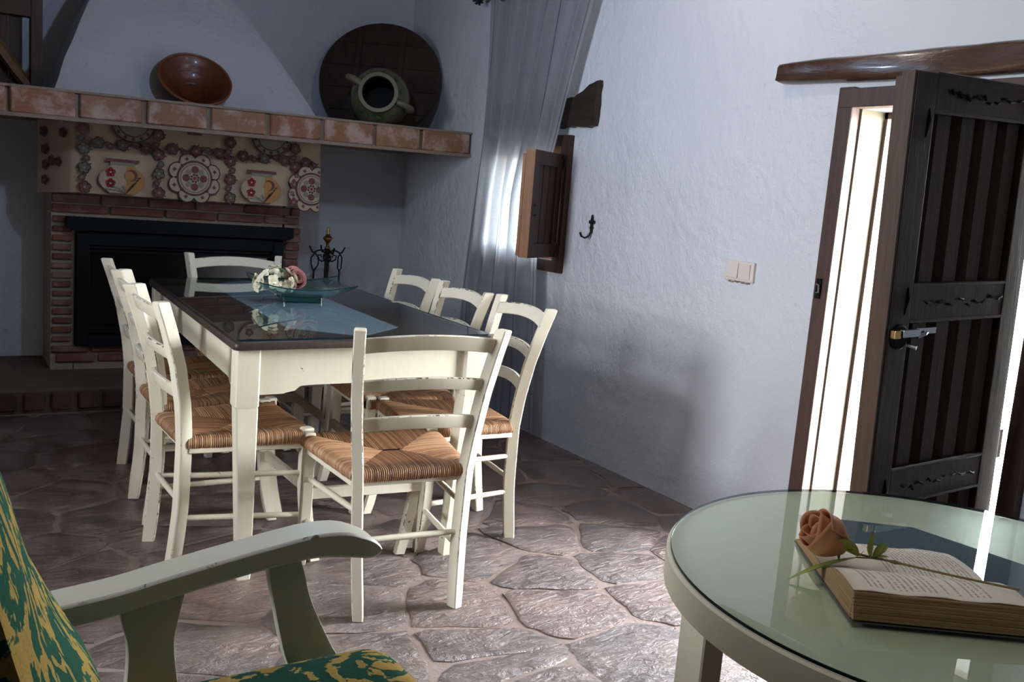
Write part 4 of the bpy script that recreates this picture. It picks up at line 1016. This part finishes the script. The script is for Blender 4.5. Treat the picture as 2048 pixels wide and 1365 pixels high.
def rush_seat():
    """four fields of twisted straw strands running square to each rail"""
    rr_ = random.Random(2)
    C = [(-.172, .012), (.172, .012), (.222, DD + .012), (-.222, DD + .012)]
    ap = [(-.035, .185), (.035, .185)]
    vs, fs, tone = [], [], []
    def zrail(t): return lerp(.452, .462, t)
    for side in range(4):
        A, B = C[side], C[(side + 1) % 4]
        if side == 0: a, c = ap[0], ap[1]
        elif side == 1: a, c = ap[1], ap[1]
        elif side == 2: a, c = ap[1], ap[0]
        else: a, c = ap[0], ap[0]
        L = math.hypot(B[0] - A[0], B[1] - A[1]); ns = int(L / .0066); NVV = 13
        nx, ny = (B[1] - A[1]) / L, -(B[0] - A[0]) / L       # outward
        for s in range(ns):
            tn = rr_.random() * .8 + (.2 if side in (1, 3) else 0); amp = rr_.uniform(.0016, .0030); sw = rr_.uniform(-.12, .12) / ns
            base = len(vs)
            for q in range(4):
                u = (s + q / 3) / ns
                R = (A[0] + (B[0] - A[0]) * u, A[1] + (B[1] - A[1]) * u)
                if side in (0, 2):
                    hw = abs(A[0]); k_ = min(1.0, (hw - abs(R[0])) / (hw - .035)); I = (R[0], R[1] + (.205 - R[1]) * k_ + math.copysign(.007, .205 - R[1]))
                else:
                    k_ = (R[1] - .012) / (.205 - .012) if R[1] < .205 else (DD + .012 - R[1]) / (DD + .012 - .205)
                    I = (R[0] + (math.copysign(.029, R[0]) - R[0]) * max(0, min(1, k_)) - math.copysign(.006, R[0]), R[1])
                zr = .458 if side == 2 else (.452 if side == 0 else lerp(.452, .458, u if side == 1 else 1 - u))
                for k in range(NVV):
                    if k < 8:
                        t = k / 7; e = t ** .9
                        x, y = I[0] + (R[0] - I[0]) * e, I[1] + (R[1] - I[1]) * e
                        x += (B[0] - A[0]) * sw * math.sin(t * PI); y += (B[1] - A[1]) * sw * math.sin(t * PI)
                        z = zr - .008 * (1 - t) ** 1.5 + .003 * math.sin(t * PI); n3 = (0, 0, 1)
                    else:
                        ang = (k - 7) / 5 * PI * .93; rad = .0205
                        off = rad * math.sin(ang); x, y = R[0] + nx * off, R[1] + ny * off; z = zr - rad + rad * math.cos(ang); n3 = (nx * math.sin(ang), ny * math.sin(ang), math.cos(ang))
                    dd_ = (0 if q in (0, 3) else amp) 
                    vs.append((x + n3[0] * dd_, y + n3[1] * dd_, z + n3[2] * dd_)); tone.append(tn * .8 + (0 if q in (0, 3) else .22))
            for q in range(3):
                for k in range(NVV - 1): fs.append((base + q * NVV + k, base + (q + 1) * NVV + k, base + (q + 1) * NVV + k + 1, base + q * NVV + k + 1))
    # flat underside
    o = len(vs); vs += [(p[0], p[1], .425) for p in C]; tone += [.3] * 4; fs.append((o + 3, o + 2, o + 1, o))
    me = bpy.data.meshes.new('seat'); me.from_pydata(vs, [], fs)
    at = me.attributes.new('tone', 'FLOAT', 'POINT'); at.data.foreach_set('value', tone)
    me.materials.append(M['rush']); me.shade_smooth(); return me
def make_chair():
    t = thing('dining_chair', 'x', 'chair', (0, 0, 0), 0, 'rush seated chairs around the dining table')
    for s in (-1, 1):
        b = MB(); rg = []
        for k in range(23):
            z = HC * k / 22; hx, y = post_xy(z); kk = 1.0
            if k == 0: kk = .93
            rg.append(oct_(s * hx, y, z, .034, .042, s * math.radians(-20) * -1 * (1), .0032, kk))
        hx, y = post_xy(HC); rg.append(oct_(s * hx, y + .001, HC + .0035, .034, .042, s * math.radians(20), .0032, .86))
        b.loft(rg, M['chair']); b.mat_i(M['worn']); chamfer_mats(b, M['chair'], M['worn']); b.build('back_post', None, t, 35)
    for s in (-1, 1):
        b = MB(); rg = []
        for k in range(13):
            z = HS * k / 12; kick = FK * (1 - min(1, z / .30)) ** 1.8
            rg.append(oct_(s * lerp(FF, FW, z / HS), DD + kick, z, .035, .038, s * .06, .003, .92 if k == 0 else 1))
        rg.append(oct_(s * FW, DD, HS + .003, .035, .038, s * .06, .003, .86))
        b.loft(rg, M['chair']); b.mat_i(M['worn']); chamfer_mats(b, M['chair'], M['worn']); b.build('front_leg', None, t, 35)
    for zl, h, arch in ((.808, .046, .016), (.688, .038, .014), (.567, .042, .013)):
        b = MB(); rg = []; n = 14
        for k in range(n + 1):
            u = -1 + 2 * k / n; zc = zl + h / 2; hx, y = post_xy(zc)
            x = u * (hx - .012); yy = y + .004 - .030 * (1 - u * u); dz = arch * (1 - u * u)
            _, yt_ = post_xy(zl + h); _, yb_ = post_xy(zl); sl = (yt_ - yb_)
            th = .0075
            rg.append([(x, yy - th - sl * .5, zl + dz + .003), (x, yy - th + .003 - sl * .5, zl + dz), (x, yy + th - .003 - sl * .5, zl + dz), (x, yy + th - sl * .5, zl + dz + .003),
                       (x, yy + th + sl * .5, zl + h + dz - .003), (x, yy + th - .003 + sl * .5, zl + h + dz), (x, yy - th + .003 + sl * .5, zl + h + dz), (x, yy - th + sl * .5, zl + h + dz - .003)])
        b.loft(rg, M['chair']); b.mat_i(M['worn'])
        for i, f in enumerate(b.f):
            if len(f) == 4 and i % 8 in (4, 6): b.mi[i] = 1
        b.build('back_slat', None, t, 35)
    me = rush_seat(); shared(me, 'seat', t)
    # thin rails under the straw
    def bar(p0, p1, w, h, nm='seat_rail', m='chair'):
        v = Vector(p1) - Vector(p0); b = MB(); a = math.atan2(v.y, v.x)
        b.box((v.length / 2, 0, 0), (v.length, w, h), None, Matrix.Translation(p0) @ Matrix.Rotation(a, 4, 'Z'), .002); return b.build(nm, M[m], t, 30)
    bar((-.160, .012, .410), (.160, .012, .410), .016, .020); bar((-.2, DD + .010, .412), (.2, DD + .010, .412), .018, .020)
    for s in (-1, 1): bar((s * .180, .015, .410), (s * .219, DD - .01, .412), .018, .020)
    bar((-.205, DD + .012, .255), (.205, DD + .012, .255), .016, .040, 'front_stretcher')
    def dowel(p0, p1, nm): b = MB(); b.tube([p0, tuple(lerp(p0[i], p1[i], .5) for i in range(3)), p1], [.0088, .0105, .0088], seg=10); b.build(nm, M['chair'], t, 60)
    for s in (-1, 1):
        for zf, zb in ((.312, .325), (.165, .185)):
            hx, y = post_xy(zb); dowel((s * hx, y, zb), (s * (FW - .002), DD + FK * (1 - min(1, zf / .30)) ** 1.8, zf), 'side_stretcher')
    hx, y = post_xy(.235); dowel((-hx, y, .235), (hx, y, .235), 'rear_stretcher')
    return t
chair0 = make_chair()
spots = [(1.243, 2.417, -4.9, 'cream rush seated chair with its back to us at the near end of the table'),
         (.684, 3.086, -88.8, 'cream rush seated chair nearest to us on the left side of the dining table'),
         (.714, 3.550, -91.0, 'cream rush seated chair in the middle of the left side of the dining table'),
         (.752, 4.018, -90.5, 'cream rush seated chair on the left side of the table closest to the fireplace'),
         (1.876, 2.990, 82.6, 'cream rush seated chair nearest to us on the wall side of the dining table'),
         (1.877, 3.457, 86.0, 'cream rush seated chair in the middle of the wall side of the table'),
         (1.893, 3.964, 88.0, 'cream rush seated chair on the wall side of the table furthest from us'),
         (1.328, 4.600, 177.8, 'cream rush seated chair at the far table end in front of the fireplace')]
for i, (x, y, a, lab) in enumerate(spots):
    c = chair0 if i == 0 else copy_tree(chair0)
    c.location = (x, y, 0); c.rotation_euler = (0, 0, math.radians(a)); c['label'] = lab

# ------------------------------------------------------------------ glass dish and the flowers in it
def t_at(u, v, z):   # table coordinates -> world
    return Vector((TX + math.cos(TA) * u - math.sin(TA) * v, TYY + math.sin(TA) * u + math.cos(TA) * v, z + RU * u + RV * v))
DC = t_at(.04, .06, .7915)
dish = thing('glass_dish', 'square aqua glass dish with upswept corners in the middle of the dining table', 'dish', DC, math.radians(-9))
NS = 24; b = MB(); grid = []
def dpt(i, k):
    u, v = -1 + 2 * i / NS, -1 + 2 * k / NS
    m = max(abs(u), abs(v)); h = .175
    rr_ = math.hypot(u, v)
    z = .018 + .045 * max(0, m - .42) ** 1.25 * 1.6 + .026 * (abs(u * v)) ** 2
    return (u * h * (1 + .10 * abs(u * v)), v * h * (1 + .10 * abs(u * v)), z)
vs = [dpt(i, k) for k in range(NS + 1) for i in range(NS + 1)]; n1 = len(vs)
vs2 = [(x, y, z + .005) for x, y, z in vs]
q = [(k * (NS + 1) + i, k * (NS + 1) + i + 1, (k + 1) * (NS + 1) + i + 1, (k + 1) * (NS + 1) + i) for k in range(NS) for i in range(NS)]
b.add(vs, q, M['aqua']); b.add(vs2, q, M['aqua']); b.build('glass_dish_bowl', None, dish, 180)
b = MB(); rim = [i for i in range(NS + 1)] + [k * (NS + 1) + NS for k in range(1, NS + 1)] + [NS * (NS + 1) + i for i in range(NS - 1, -1, -1)] + [k * (NS + 1) for k in range(NS - 1, 0, -1)]
b.loft([[vs[i] for i in rim], [vs2[i] for i in rim]], M['aquabase'], False); b.build('rim_edge', None, dish)
b = MB(); o_ = rrect(.082, .082, .014, 4); b.loft([[(x, y, z) for x, y in o_] for z in (.0, .003, .015, .018)]); b.build('thick_foot', M['aquabase'], dish, 40)
for dx, dy in ((.11, -.045), (.13, -.02), (.095, -.02), (.12, .01), (.105, -.07), (-.125, -.03), (-.135, .0)):
    b = MB(); b.lathe([(0, -.006), (.009, -.003), (.011, .002), (.006, .006), (0, .007)], None, 12, Matrix.Translation((dx, dy, .050))); b.build('glass_bead', M['aqua'], dish, 180)
def petal_mesh(name, L, w, cup, m, nl=5, nw=4, tipcurl=0.0):
    vs = []
    for k in range(nl + 1):
        t = k / nl; ww = w * math.sin(PI * (t * .82 + .12)) ** .8
        for i in range(nw + 1):
            s = -1 + 2 * i / nw; vs.append((s * ww, L * t, cup * (s * s * ww * 6 + t * t * .5 * L / .03 * .03) + tipcurl * max(0, t - .6) ** 2))
    fs = [(k * (nw + 1) + i, k * (nw + 1) + i + 1, (k + 1) * (nw + 1) + i + 1, (k + 1) * (nw + 1) + i) for k in range(nl) for i in range(nw)]
    me = bpy.data.meshes.new(name); me.from_pydata(vs, [], fs); me.materials.append(m); me.shade_smooth(); return me
def leaf_mesh(name, L, w, m, droop=.15):
    vs = []; n = 7
    for k in range(n + 1):
        t = k / n; ww = w * math.sin(PI * min(1, t * .93 + .05)) ** .9; z = -droop * L * t * t
        for s in (-1, 0, 1): vs.append((s * ww, L * t, z + (abs(s) * ww * .35)))
    fs = [(k * 3 + i, k * 3 + i + 1, k * 3 + i + 4, k * 3 + i + 3) for k in range(n) for i in range(2)]
    me = bpy.data.meshes.new(name); me.from_pydata(vs, [], fs); me.materials.append(m); me.shade_smooth(); return me
pr_ = random.Random(9)
pet_h = petal_mesh('petal', .020, .0125, .10, M['hydr'], 3, 2); pet_hb = petal_mesh('petal', .022, .0135, .10, M['hydrb'], 3, 2)
lf = leaf_mesh('leaf', .06, .018, M['leafd'])
def floret_joined(me, name, parent, loc, nrm, rot):
    mb = MB(); MX = Matrix.Translation(loc) @ axis_to(nrm, rot)
    base = [tuple(v.co) for v in me.vertices]; fcs = [tuple(p.vertices) for p in me.polygons]
    for k in range(4): mb.add(base, fcs, me.materials[0], MX @ Matrix.Rotation(PI / 2 * k, 4, 'Z') @ Matrix.Translation((0, .003, 0)))
    mb.lathe([(0, 0), (.003, .001), (0, .004)], M['hydrb'], 6, MX); return mb.build(name, None, parent, 180)
hy = thing('hydrangea', 'ivory artificial hydrangea head lying in the left of the aqua glass dish', 'flower', DC + Vector((-.105, .01, .047)))
for k in range(30):
    th = pr_.uniform(0, 2 * PI); ph = math.acos(pr_.uniform(-.15, 1)); R = .060 * pr_.uniform(.85, 1.15)
    d = Vector((math.sin(ph) * math.cos(th) * 1.35, math.sin(ph) * math.sin(th), math.cos(ph) * 1.0)); floret_joined(pet_hb if (k % 4 == 0) else pet_h, 'floret', hy, d * R + Vector((0, 0, .012)), d, pr_.uniform(0, 6))
b = MB(); b.tube([(0, 0, .01), (.03, .01, -.012), (.09, .02, -.022)], .004, seg=6); b.build('stem', M['stem'], hy)
for a in (1.2, 2.6, 4.5): shared(lf, 'leaf', hy, (.02 * math.cos(a), .02 * math.sin(a), .03), (.3, 0, a))
def rose(parent, m, R, rnd_, open_=1.0):
    """layers of curled petals, each petal an object"""
    lay = [(5, .95, .62, 0.0), (5, .80, .42, .6), (4, .62, .22, .2), (3, .42, .08, .9)]
    for n, rad, tiltv, ph in lay:
        me = bpy.data.meshes.new('petal'); vs = []; nl, nw = 5, 6
        for k in range(nl + 1):
            t = k / nl
            for i in range(nw + 1):
                s = -1 + 2 * i / nw; a = s * (PI / n) * 1.25 * (.45 + .55 * min(1, t * 1.8))
                rr_ = R * rad * (.25 + .75 * math.sin(min(1.0, t * 1.15) * PI / 2)) * (1 + .03 * s * s) * (.55 + .45 * open_)
                curl = R * .25 * max(0, t - .72) * tiltv * 4 * open_
                z = R * 1.55 * t - curl * .9 - R * .16 * s * s * t
                vs.append(((rr_ + curl) * math.sin(a), (rr_ + curl) * math.cos(a), z))
        fs = [(k * (nw + 1) + i, k * (nw + 1) + i + 1, (k + 1) * (nw + 1) + i + 1, (k + 1) * (nw + 1) + i) for k in range(nl) for i in range(nw)]
        me.from_pydata(vs, [], fs); me.materials.append(m); me.shade_smooth()
        for k in range(n): 
            o = shared(me, 'petal', parent, (0, 0, R * .10 * (1 - rad)), (rnd_.uniform(-.06, .06), rnd_.uniform(-.06, .06), 2 * PI * k / n + ph)); 
            sm = o.modifiers.new('thick', 'SOLIDIFY'); sm.thickness = .0012
r1 = thing('pink_rose', 'dusty pink artificial rose beside the ivory hydrangea in the glass dish', 'flower', DC + Vector((-.025, .075, .056)))
r1.rotation_euler = (math.radians(58), math.radians(6), .30)
rose(r1, M['rosepink'], .044, random.Random(4), 1.0)
for a in (.4, 1.7, 3.3, 5.0): shared(lf, 'leaf', r1, (.02 * math.cos(a), .02 * math.sin(a), 0), (-.2, 0, a - PI / 2), (1.1, 1.1, 1.1))
b = MB(); b.tube([(0, 0, 0), (-.01, .01, -.02), (-.05, .03, -.022)], .004, seg=6); b.build('stem', M['stem'], r1)

# ------------------------------------------------------------------ round table with glass
RX, RY, RZ, RR = 1.408, .800, .720, .463
rt = thing('round_table', 'round pale green table with a glass top in the right foreground', 'table', (RX, RY, 0))
b = MB(); R0 = RR + .007
b.lathe([(0, RZ - .030), (R0 - .03, RZ - .030), (R0, RZ - .030), (R0, RZ - .0095), (R0 - .003, RZ - .0066), (R0 - .006, RZ - .006), (0, RZ - .006)], None, 128); b.build('wooden_top', M['sagetable'], rt, 40)
b = MB(); b.lathe([(R0 - .03, RZ - .056), (R0 - .0005, RZ - .056), (R0 - .0002, RZ - .03), (R0 - .03, RZ - .03)], None, 128); b.f = [f for f in b.f if len(f) == 4]; b.mi = [0] * len(b.f); n = 128
b.f += [(j, (j + 1) % n, 3 * n + (j + 1) % n, 3 * n + j) for j in range(n)]; b.mi += [0] * n; b.build('rim_apron', M['sagetable'], rt, 40)
b = MB(); b.lathe([(0, RZ - .0052), (RR, RZ - .0052), (RR + .0008, RZ - .0045), (RR + .0008, RZ - .0008), (RR, RZ), ], M['glassedge'], 128)
b.f = [f for f in b.f if len(f) == 4 and min(f) >= 128 * 1]; b.mi = [0] * len(b.f)
top = [(RR * math.cos(2 * PI * k / 128), RR * math.sin(2 * PI * k / 128), RZ) for k in range(128)]
b.add(top, [tuple(range(128))], M['sheetgreen']); b.build('glass_sheet', None, rt, 40)
for k in range(4):
    a = math.radians(123 + 90 * k)
    b = MB(); cxy = Vector((math.cos(a), math.sin(a), 0)) * (R0 - .070)
    b.box((0, 0, (RZ - .03) / 2), (.060, .060, RZ - .03), None, Matrix.Translation(cxy) @ Matrix.Rotation(math.radians(6 + 90 * k), 4, 'Z'), .003); b.build('leg', M['sagetable'], rt, 30)
b = MB(); pl = [(1.352, 1.082), (1.414, 1.139), (1.580, 1.008), (1.603, .808), (1.52, .60), (1.33, .66), (1.22, .86)]
b.prism(pl, 'z', RZ - .0060, RZ - .0053); tag(b.build('blue_cloth', M['bluecloth']), 'slate blue pointed cloth lying under the glass of the round table', 'cloth')
# ------------------------------------------------------------------ open book
GL = Vector((1.180, .890, 0)); d_h = Vector((.82, -.572, 0)).normalized(); d_w = Vector((.572, .82, 0)).normalized()   # along the spine; across the spine
BH, BW = .250, .150
bk = thing('open_book', 'open yellowed paperback lying face up on the glass of the round table', 'book', GL + Vector((0, 0, RZ + .0006)), math.atan2(d_h.y, d_h.x))
# local x along the spine (head .. foot), y across: +y far page, -y near page
def block(sgn, prof, nm):
    """prof: (distance from the spine, height) of the page surface"""
    nb = 14; pts = spline([(a, h, 0) for a, h in prof], nb); vs = []; NX = 10
    sk = .012 * sgn
    mb = MB()
    rg = []
    for i in range(NX + 1):
        x = BH * i / NX; wv = .0016 * math.sin(i * 1.7)
        rg.append([(x, sgn * (p.x) , max(.0022, p.y + wv * (p.x / BW))) for p in pts])
    o = MB(); vs = [p for r in rg for p in r]; N1 = nb + 1
    fs = [(i * N1 + k, i * N1 + k + 1, (i + 1) * N1 + k + 1, (i + 1) * N1 + k) for i in range(NX) for k in range(nb)]
    me = bpy.data.meshes.new('page'); me.from_pydata(vs, [], fs); me.materials.append(M['page']); me.shade_smooth()
    uvl = me.uv_layers.new(name='UVMap')
    for lp_ in me.loops:
        vi = lp_.vertex_index; i, k = divmod(vi, N1); u = k / nb; v = i / NX
        if sgn > 0: v = .225 * v if v < .40 else .09 + (v - .40) / .55 * .71
        uvl.data[lp_.index].uv = ((1 - u) if sgn > 0 else u, v if sgn > 0 else v)
    shared(me, 'page', bk)
    # the stack of leaves below the open page
    z0 = .0018; low = [[(p[0], p[1], z0) for p in r] for r in rg]; up = [[(p[0], p[1], p[2] - .0008) for p in r] for r in rg]
    mb = MB(); vs = [p for r in low for p in r] + [p for r in up for p in r]; K = (NX + 1) * N1; fs = []
    for i in range(NX):
        for k in range(nb): fs.append((K + i * N1 + k, K + i * N1 + k + 1, K + (i + 1) * N1 + k + 1, K + (i + 1) * N1 + k)); fs.append((i * N1 + k, (i + 1) * N1 + k, (i + 1) * N1 + k + 1, i * N1 + k + 1))
        fs.append((i * N1 + nb, (i + 1) * N1 + nb, K + (i + 1) * N1 + nb, K + i * N1 + nb)); fs.append(((i + 1) * N1, i * N1, K + i * N1, K + (i + 1) * N1))
    for k in range(nb): fs.append((k, k + 1, K + k + 1, K + k)); a = NX * N1; fs.append((a + k + 1, a + k, K + a + k, K + a + k + 1))
    mb.add(vs, fs); mb.build(nm, M['pageedge'], bk, 40)
block(-1, [(.0, .014), (.014, .026), (.04, .037), (.075, .0435), (.110, .0445), (.138, .043)], 'page_block')
block(1, [(.0, .014), (.012, .018), (.04, .0205), (.09, .019), (.14, .013), (.168, .005)], 'page_block')
# the splayed leaf layers of the fore edge
for k in range(8):
    z = .004 + .0047 * k; b = MB(); b.prism([(0, 0), (BH, 0), (BH - .001, .0041), (.001, .0041)], 'y', -.137 - .0025 - .0014 * (7 - k) - .0010 * (k % 2), -.120, None, Matrix.Translation((0, 0, z))); b.build('leaf_bundle', M['pageedge'], bk)
b = MB(); b.box((BH / 2, .008, .0008), (BH + .004, .318, .0016)); b.build('cover', M['cover'], bk)
# ------------------------------------------------------------------ salmon rose lying across the book
rs_ = thing('salmon_rose', 'salmon artificial rose with green leaves lying across the open book', 'flower', (1.228, .895, RZ + .044))
hd = Vector((-.72, .42, .50)).normalized()   # the head points up and away to the left
rs_.rotation_mode = 'QUATERNION'; rs_.rotation_quaternion = hd.to_track_quat('Z', 'Y')
def bud(parent, m, H):
    rr_ = random.Random(8)
    for n, rad, top, fl, ph in ((3, .50, .96, .30, .3), (3, .40, 1.05, .16, 1.35), (3, .27, 1.08, .05, .6)):
        for k in range(n):
            vs = []; nl, nw = 9, 10; hh = top * rr_.uniform(.94, 1.04); f2 = fl * rr_.uniform(.6, 1.3)
            for j in range(nl + 1):
                t = j / nl
                for i in range(nw + 1):
                    s_ = -1 + 2 * i / nw
                    tt = t * (1 - .16 * s_ * s_ - .05 * abs(s_))
                    a = s_ * (PI / n) * 1.32 * (.50 + .5 * math.sin(min(1, t * 1.5) * PI / 2))
                    r = rad * (.30 + .70 * math.sin(min(1.0, tt * 1.5) * PI / 2)) * (1 - .22 * max(0, tt - .5) * 2) + f2 * max(0, tt - .68) ** 1.5 * (1.2 + .5 * s_ * s_) + .015 * s_
                    vs.append((H * r * math.sin(a), H * r * math.cos(a), H * (hh * tt - .10 * f2 * max(0, tt - .8) * 5)))
            fs = [(j * (nw + 1) + i, j * (nw + 1) + i + 1, (j + 1) * (nw + 1) + i + 1, (j + 1) * (nw + 1) + i) for j in range(nl) for i in range(nw)]
            me = bpy.data.meshes.new('petal'); me.from_pydata(vs, [], fs); me.materials.append(m); me.shade_smooth()
            o = shared(me, 'petal', parent, (0, 0, 0), (0, 0, 2 * PI * k / n + ph)); sm = o.modifiers.new('thick', 'SOLIDIFY'); sm.thickness = .0009
    for k in range(5):
        me = leaf_mesh('sepal', .022, .0045, M['leafd'], .6); o = shared(me, 'sepal', parent, (0, 0, .001), (.5, 0, 2 * PI * k / 5), (1, 1, 1))
bud(rs_, M['salmon'], .070)
inv = rs_.rotation_quaternion.to_matrix().inverted(); org = Vector(rs_.location)
def L_(p): return inv @ (Vector(p) - org)
pth = [(1.230, .894, RZ + .043), (1.238, .876, RZ + .040), (1.277, .836, RZ + .036), (1.298, .758, RZ + .043), (1.325, .668, RZ + .052)]
b = MB(); b.tube([L_(p) for p in spline(pth, 18)], .0018, None, 6); b.tube([L_(p) for p in [(1.272, .842, RZ + .0365), (1.277, .836, RZ + .036), (1.281, .829, RZ + .036)]], [.0018, .0036, .0018], None, 6); b.build('stem', M['stem'], rs_, 60)
b = MB(); b.tube([L_(p) for p in [(1.232, .874, RZ + .036), (1.252, .860, RZ + .037), (1.276, .837, RZ + .0365)]], .0013, None, 6); b.build('leaf_stalk', M['stem'], rs_)
def put_leaf(base, tip, w, roll=0.0, m=None, droop=.08):
    base, tip = Vector(base), Vector(tip); L = (tip - base).length; me = leaf_mesh('leaf', L, w, m or M['leaf'], droop)
    d = (tip - base).normalized(); up = Vector((0, 0, 1)); x = d.cross(up).normalized(); z = x.cross(d)
    R3 = Matrix((x, d, z)).transposed() @ Matrix.Rotation(roll, 3, 'Y')
    o = shared(me, 'leaf', rs_, L_(base)); o.rotation_mode = 'QUATERNION'; o.rotation_quaternion = (inv @ R3).to_quaternion()
put_leaf((1.236, .872, RZ + .036), (1.119, .911, RZ + .012), .011, .3)
put_leaf((1.236, .872, RZ + .038), (1.192, .881, RZ + .072), .0105, .9)
put_leaf((1.238, .870, RZ + .038), (1.229, .861, RZ + .052), .004, .9)
put_leaf((1.251, .860, RZ + .038), (1.238, .856, RZ + .086), .0085, 1.3)
put_leaf((1.252, .859, RZ + .038), (1.274, .857, RZ + .062), .005, .8)
put_leaf((1.252, .859, RZ + .038), (1.288, .857, RZ + .056), .0055, .5)
put_leaf((1.252, .859, RZ + .037), (1.282, .850, RZ + .041), .0045, .2)

# ------------------------------------------------------------------ armchair in the left foreground
ac = thing('armchair', 'sage green wooden armchair upholstered in green and gold damask', 'armchair', (.38, 1.10, 0))
def apart(mb, name, m, smooth=None, bevel=0):
    o = mb.build(name, m, None, smooth, None, bevel); o.parent = ac; o.matrix_parent_inverse = Matrix.Translation((-.38, -1.10, 0)); return o
armp = [(.02, .640, .037), (.10, .644, .037), (.168, .650, .036), (.24, .658, .036), (.306, .6705, .036), (.40, .687, .036), (.47, .698, .037), (.535, .7065, .040), (.585, .7045, .043), (.618, .694, .039), (.638, .684, .031), (.649, .675, .019), (.653, .668, .008)]
def arm(y0, y1):
    pts = spline([(x, z, t) for x, z, t in armp], 44); rg = []
    for p in pts:
        x, z, t = p; yy0, yy1 = y0, y1
        e = max(0, (x - .60) / .055); yy0 += .004 * e * e; yy1 -= .014 * e * e
        c = min(.0045, t * .3); zb = z - t
        rg.append([(x, yy0 + c, zb), (x, yy1 - c, zb), (x, yy1, zb + c), (x, yy1, z - c), (x, yy1 - c * .4, z - c * .4), (x, yy1 - c, z), (x, yy0 + c, z), (x, yy0 + c * .4, z - c * .4), (x, yy0, z - c), (x, yy0, zb + c)])
    b = MB(); b.loft(rg); b.mat_i(M['sage']); b.mats = [M['sage'], M['worn_sage']]
    for i, f in enumerate(b.f):
        if len(f) == 4 and i % 10 in (3, 4, 6, 7): b.mi[i] = 1
    return apart(b, 'armrest', None, 25)
def support(pl, y0, y1):
    L = spline([(x, z, 0) for x, z, _ in pl], 24); R = spline([(w, z, 0) for _, z, w in pl], 24)
    o_ = [(p.x, p.y) for p in L] + [(p.x, p.y) for p in reversed(R)]
    b = MB(); rg = []
    b.prism(o_, 'y', y0, y1); return apart(b, 'arm_support', M['sage'], 40, .003)
for y0, y1, ys in ((1.362, 1.430, 1.385), (.77, .838, .805)):
    arm(y0, y1)
    support([(.236, .655, .338), (.246, .60, .326), (.254, .56, .320), (.252, .50, .326), (.244, .44, .334), (.238, .36, .340)], ys - .012, ys + .012)
    support([(.462, .672, .512), (.464, .64, .522), (.474, .59, .536), (.492, .51, .572), (.512, .45, .602), (.522, .36, .60)], ys - .012, ys + .012)
# frame and legs
b = MB(); b.box((.34, 1.395, .34), (.60, .035, .085)); apart(b, 'side_rail', M['sage'], None, .004)
b = MB(); b.box((.34, .81, .34), (.60, .035, .085)); apart(b, 'side_rail', M['sage'], None, .004)
b = MB(); b.box((.62, 1.10, .34), (.035, .56, .085)); apart(b, 'front_rail', M['sage'], None, .004)
for y in (.81, 1.395):
    b = MB(); b.loft([[(.60 - w, y - w, z), (.60 + w, y - w, z), (.60 + w, y + w, z), (.60 - w, y + w, z)] for w, z in ((.017, 0), (.022, .30), (.022, .385))]); apart(b, 'leg', M['sage'])
    b = MB(); b.loft([[(x - w, y - w, z), (x + w, y - w, z), (x + w, y + w, z), (x - w, y + w, z)] for w, z, x in ((.018, 0, -.02), (.022, .30, .05), (.022, .385, .06))]); apart(b, 'leg', M['sage'])
# seat cushion: domed, rolled front edge
b = MB(); NX, NY = 30, 26; rg = []
def cush(u, v, top):
    x = .13 + .545 * u; y = .835 + .535 * v
    ex = 1 - max(0, (u - .86) / .14) ** 2.2; ey = 1 - abs(2 * v - 1) ** 7
    er = math.sqrt(max(0, ex)) * max(0, ey) ** .45
    z = .440 + (.083 + .012 * math.sin(PI * v)) * er
    return (x, y, z if top else .375)
vs = [cush(i / NX, k / NY, True) for k in range(NY + 1) for i in range(NX + 1)] + [cush(i / NX, k / NY, False) for k in range(NY + 1) for i in range(NX + 1)]
K = (NX + 1) * (NY + 1); fs = []
for k in range(NY):
    for i in range(NX):
        a = k * (NX + 1) + i; fs.append((a, a + 1, a + NX + 2, a + NX + 1)); fs.append((K + a, K + a + NX + 1, K + a + NX + 2, K + a + 1))
bd = [i for i in range(NX + 1)] + [k * (NX + 1) + NX for k in range(1, NY + 1)] + [NY * (NX + 1) + i for i in range(NX - 1, -1, -1)] + [k * (NX + 1) for k in range(NY - 1, 0, -1)]
for a, c in zip(bd, bd[1:] + bd[:1]): fs.append((a, K + a, K + c, c))
b.add(vs, fs); apart(b, 'seat_cushion', M['damask'], 60)
# tall padded back, leaning to the left, its front bulging
bp_ = [(.212, .44), (.212, .50), (.208, .543), (.203, .578), (.187, .634), (.146, .713), (.112, .788), (.086, .886), (.055, .98), (.035, 1.03), (.02, 1.05)]
front = spline([(x, z, 0) for x, z in bp_], 26); rg = []
for i, p in enumerate(front):
    t = i / 26; x, z = p.x, p.y; th = .125 + .16 * max(0, 1 - t * 1.6) if t < .9 else .125 - .05 * (t - .9) / .1
    ring = []
    y0, y1 = .845, 1.345
    for k in range(13):
        v = k / 12; e = abs(2 * v - 1)
        ring.append((x - .022 * e ** 4 - .012 * (1 - v), y0 + (y1 - y0) * v, z))
    for k in range(13):
        v = 1 - k / 12; ring.append((x - th + .012 * abs(2 * v - 1) ** 3 - .012 * (1 - v), y0 + .012 + (y1 - y0 - .024) * v, z + .01))
    rg.append(ring)
b = MB(); b.loft(rg); apart(b, 'back_cushion', M['damask'], 60)
for y in (.85, 1.34):
    b = MB(); b.tube([(.075, y, .36), (.065, y, .50), (.0, y, .72), (-.075, y, .95)], .018, None, 8); apart(b, 'back_post', M['sage'], 60)
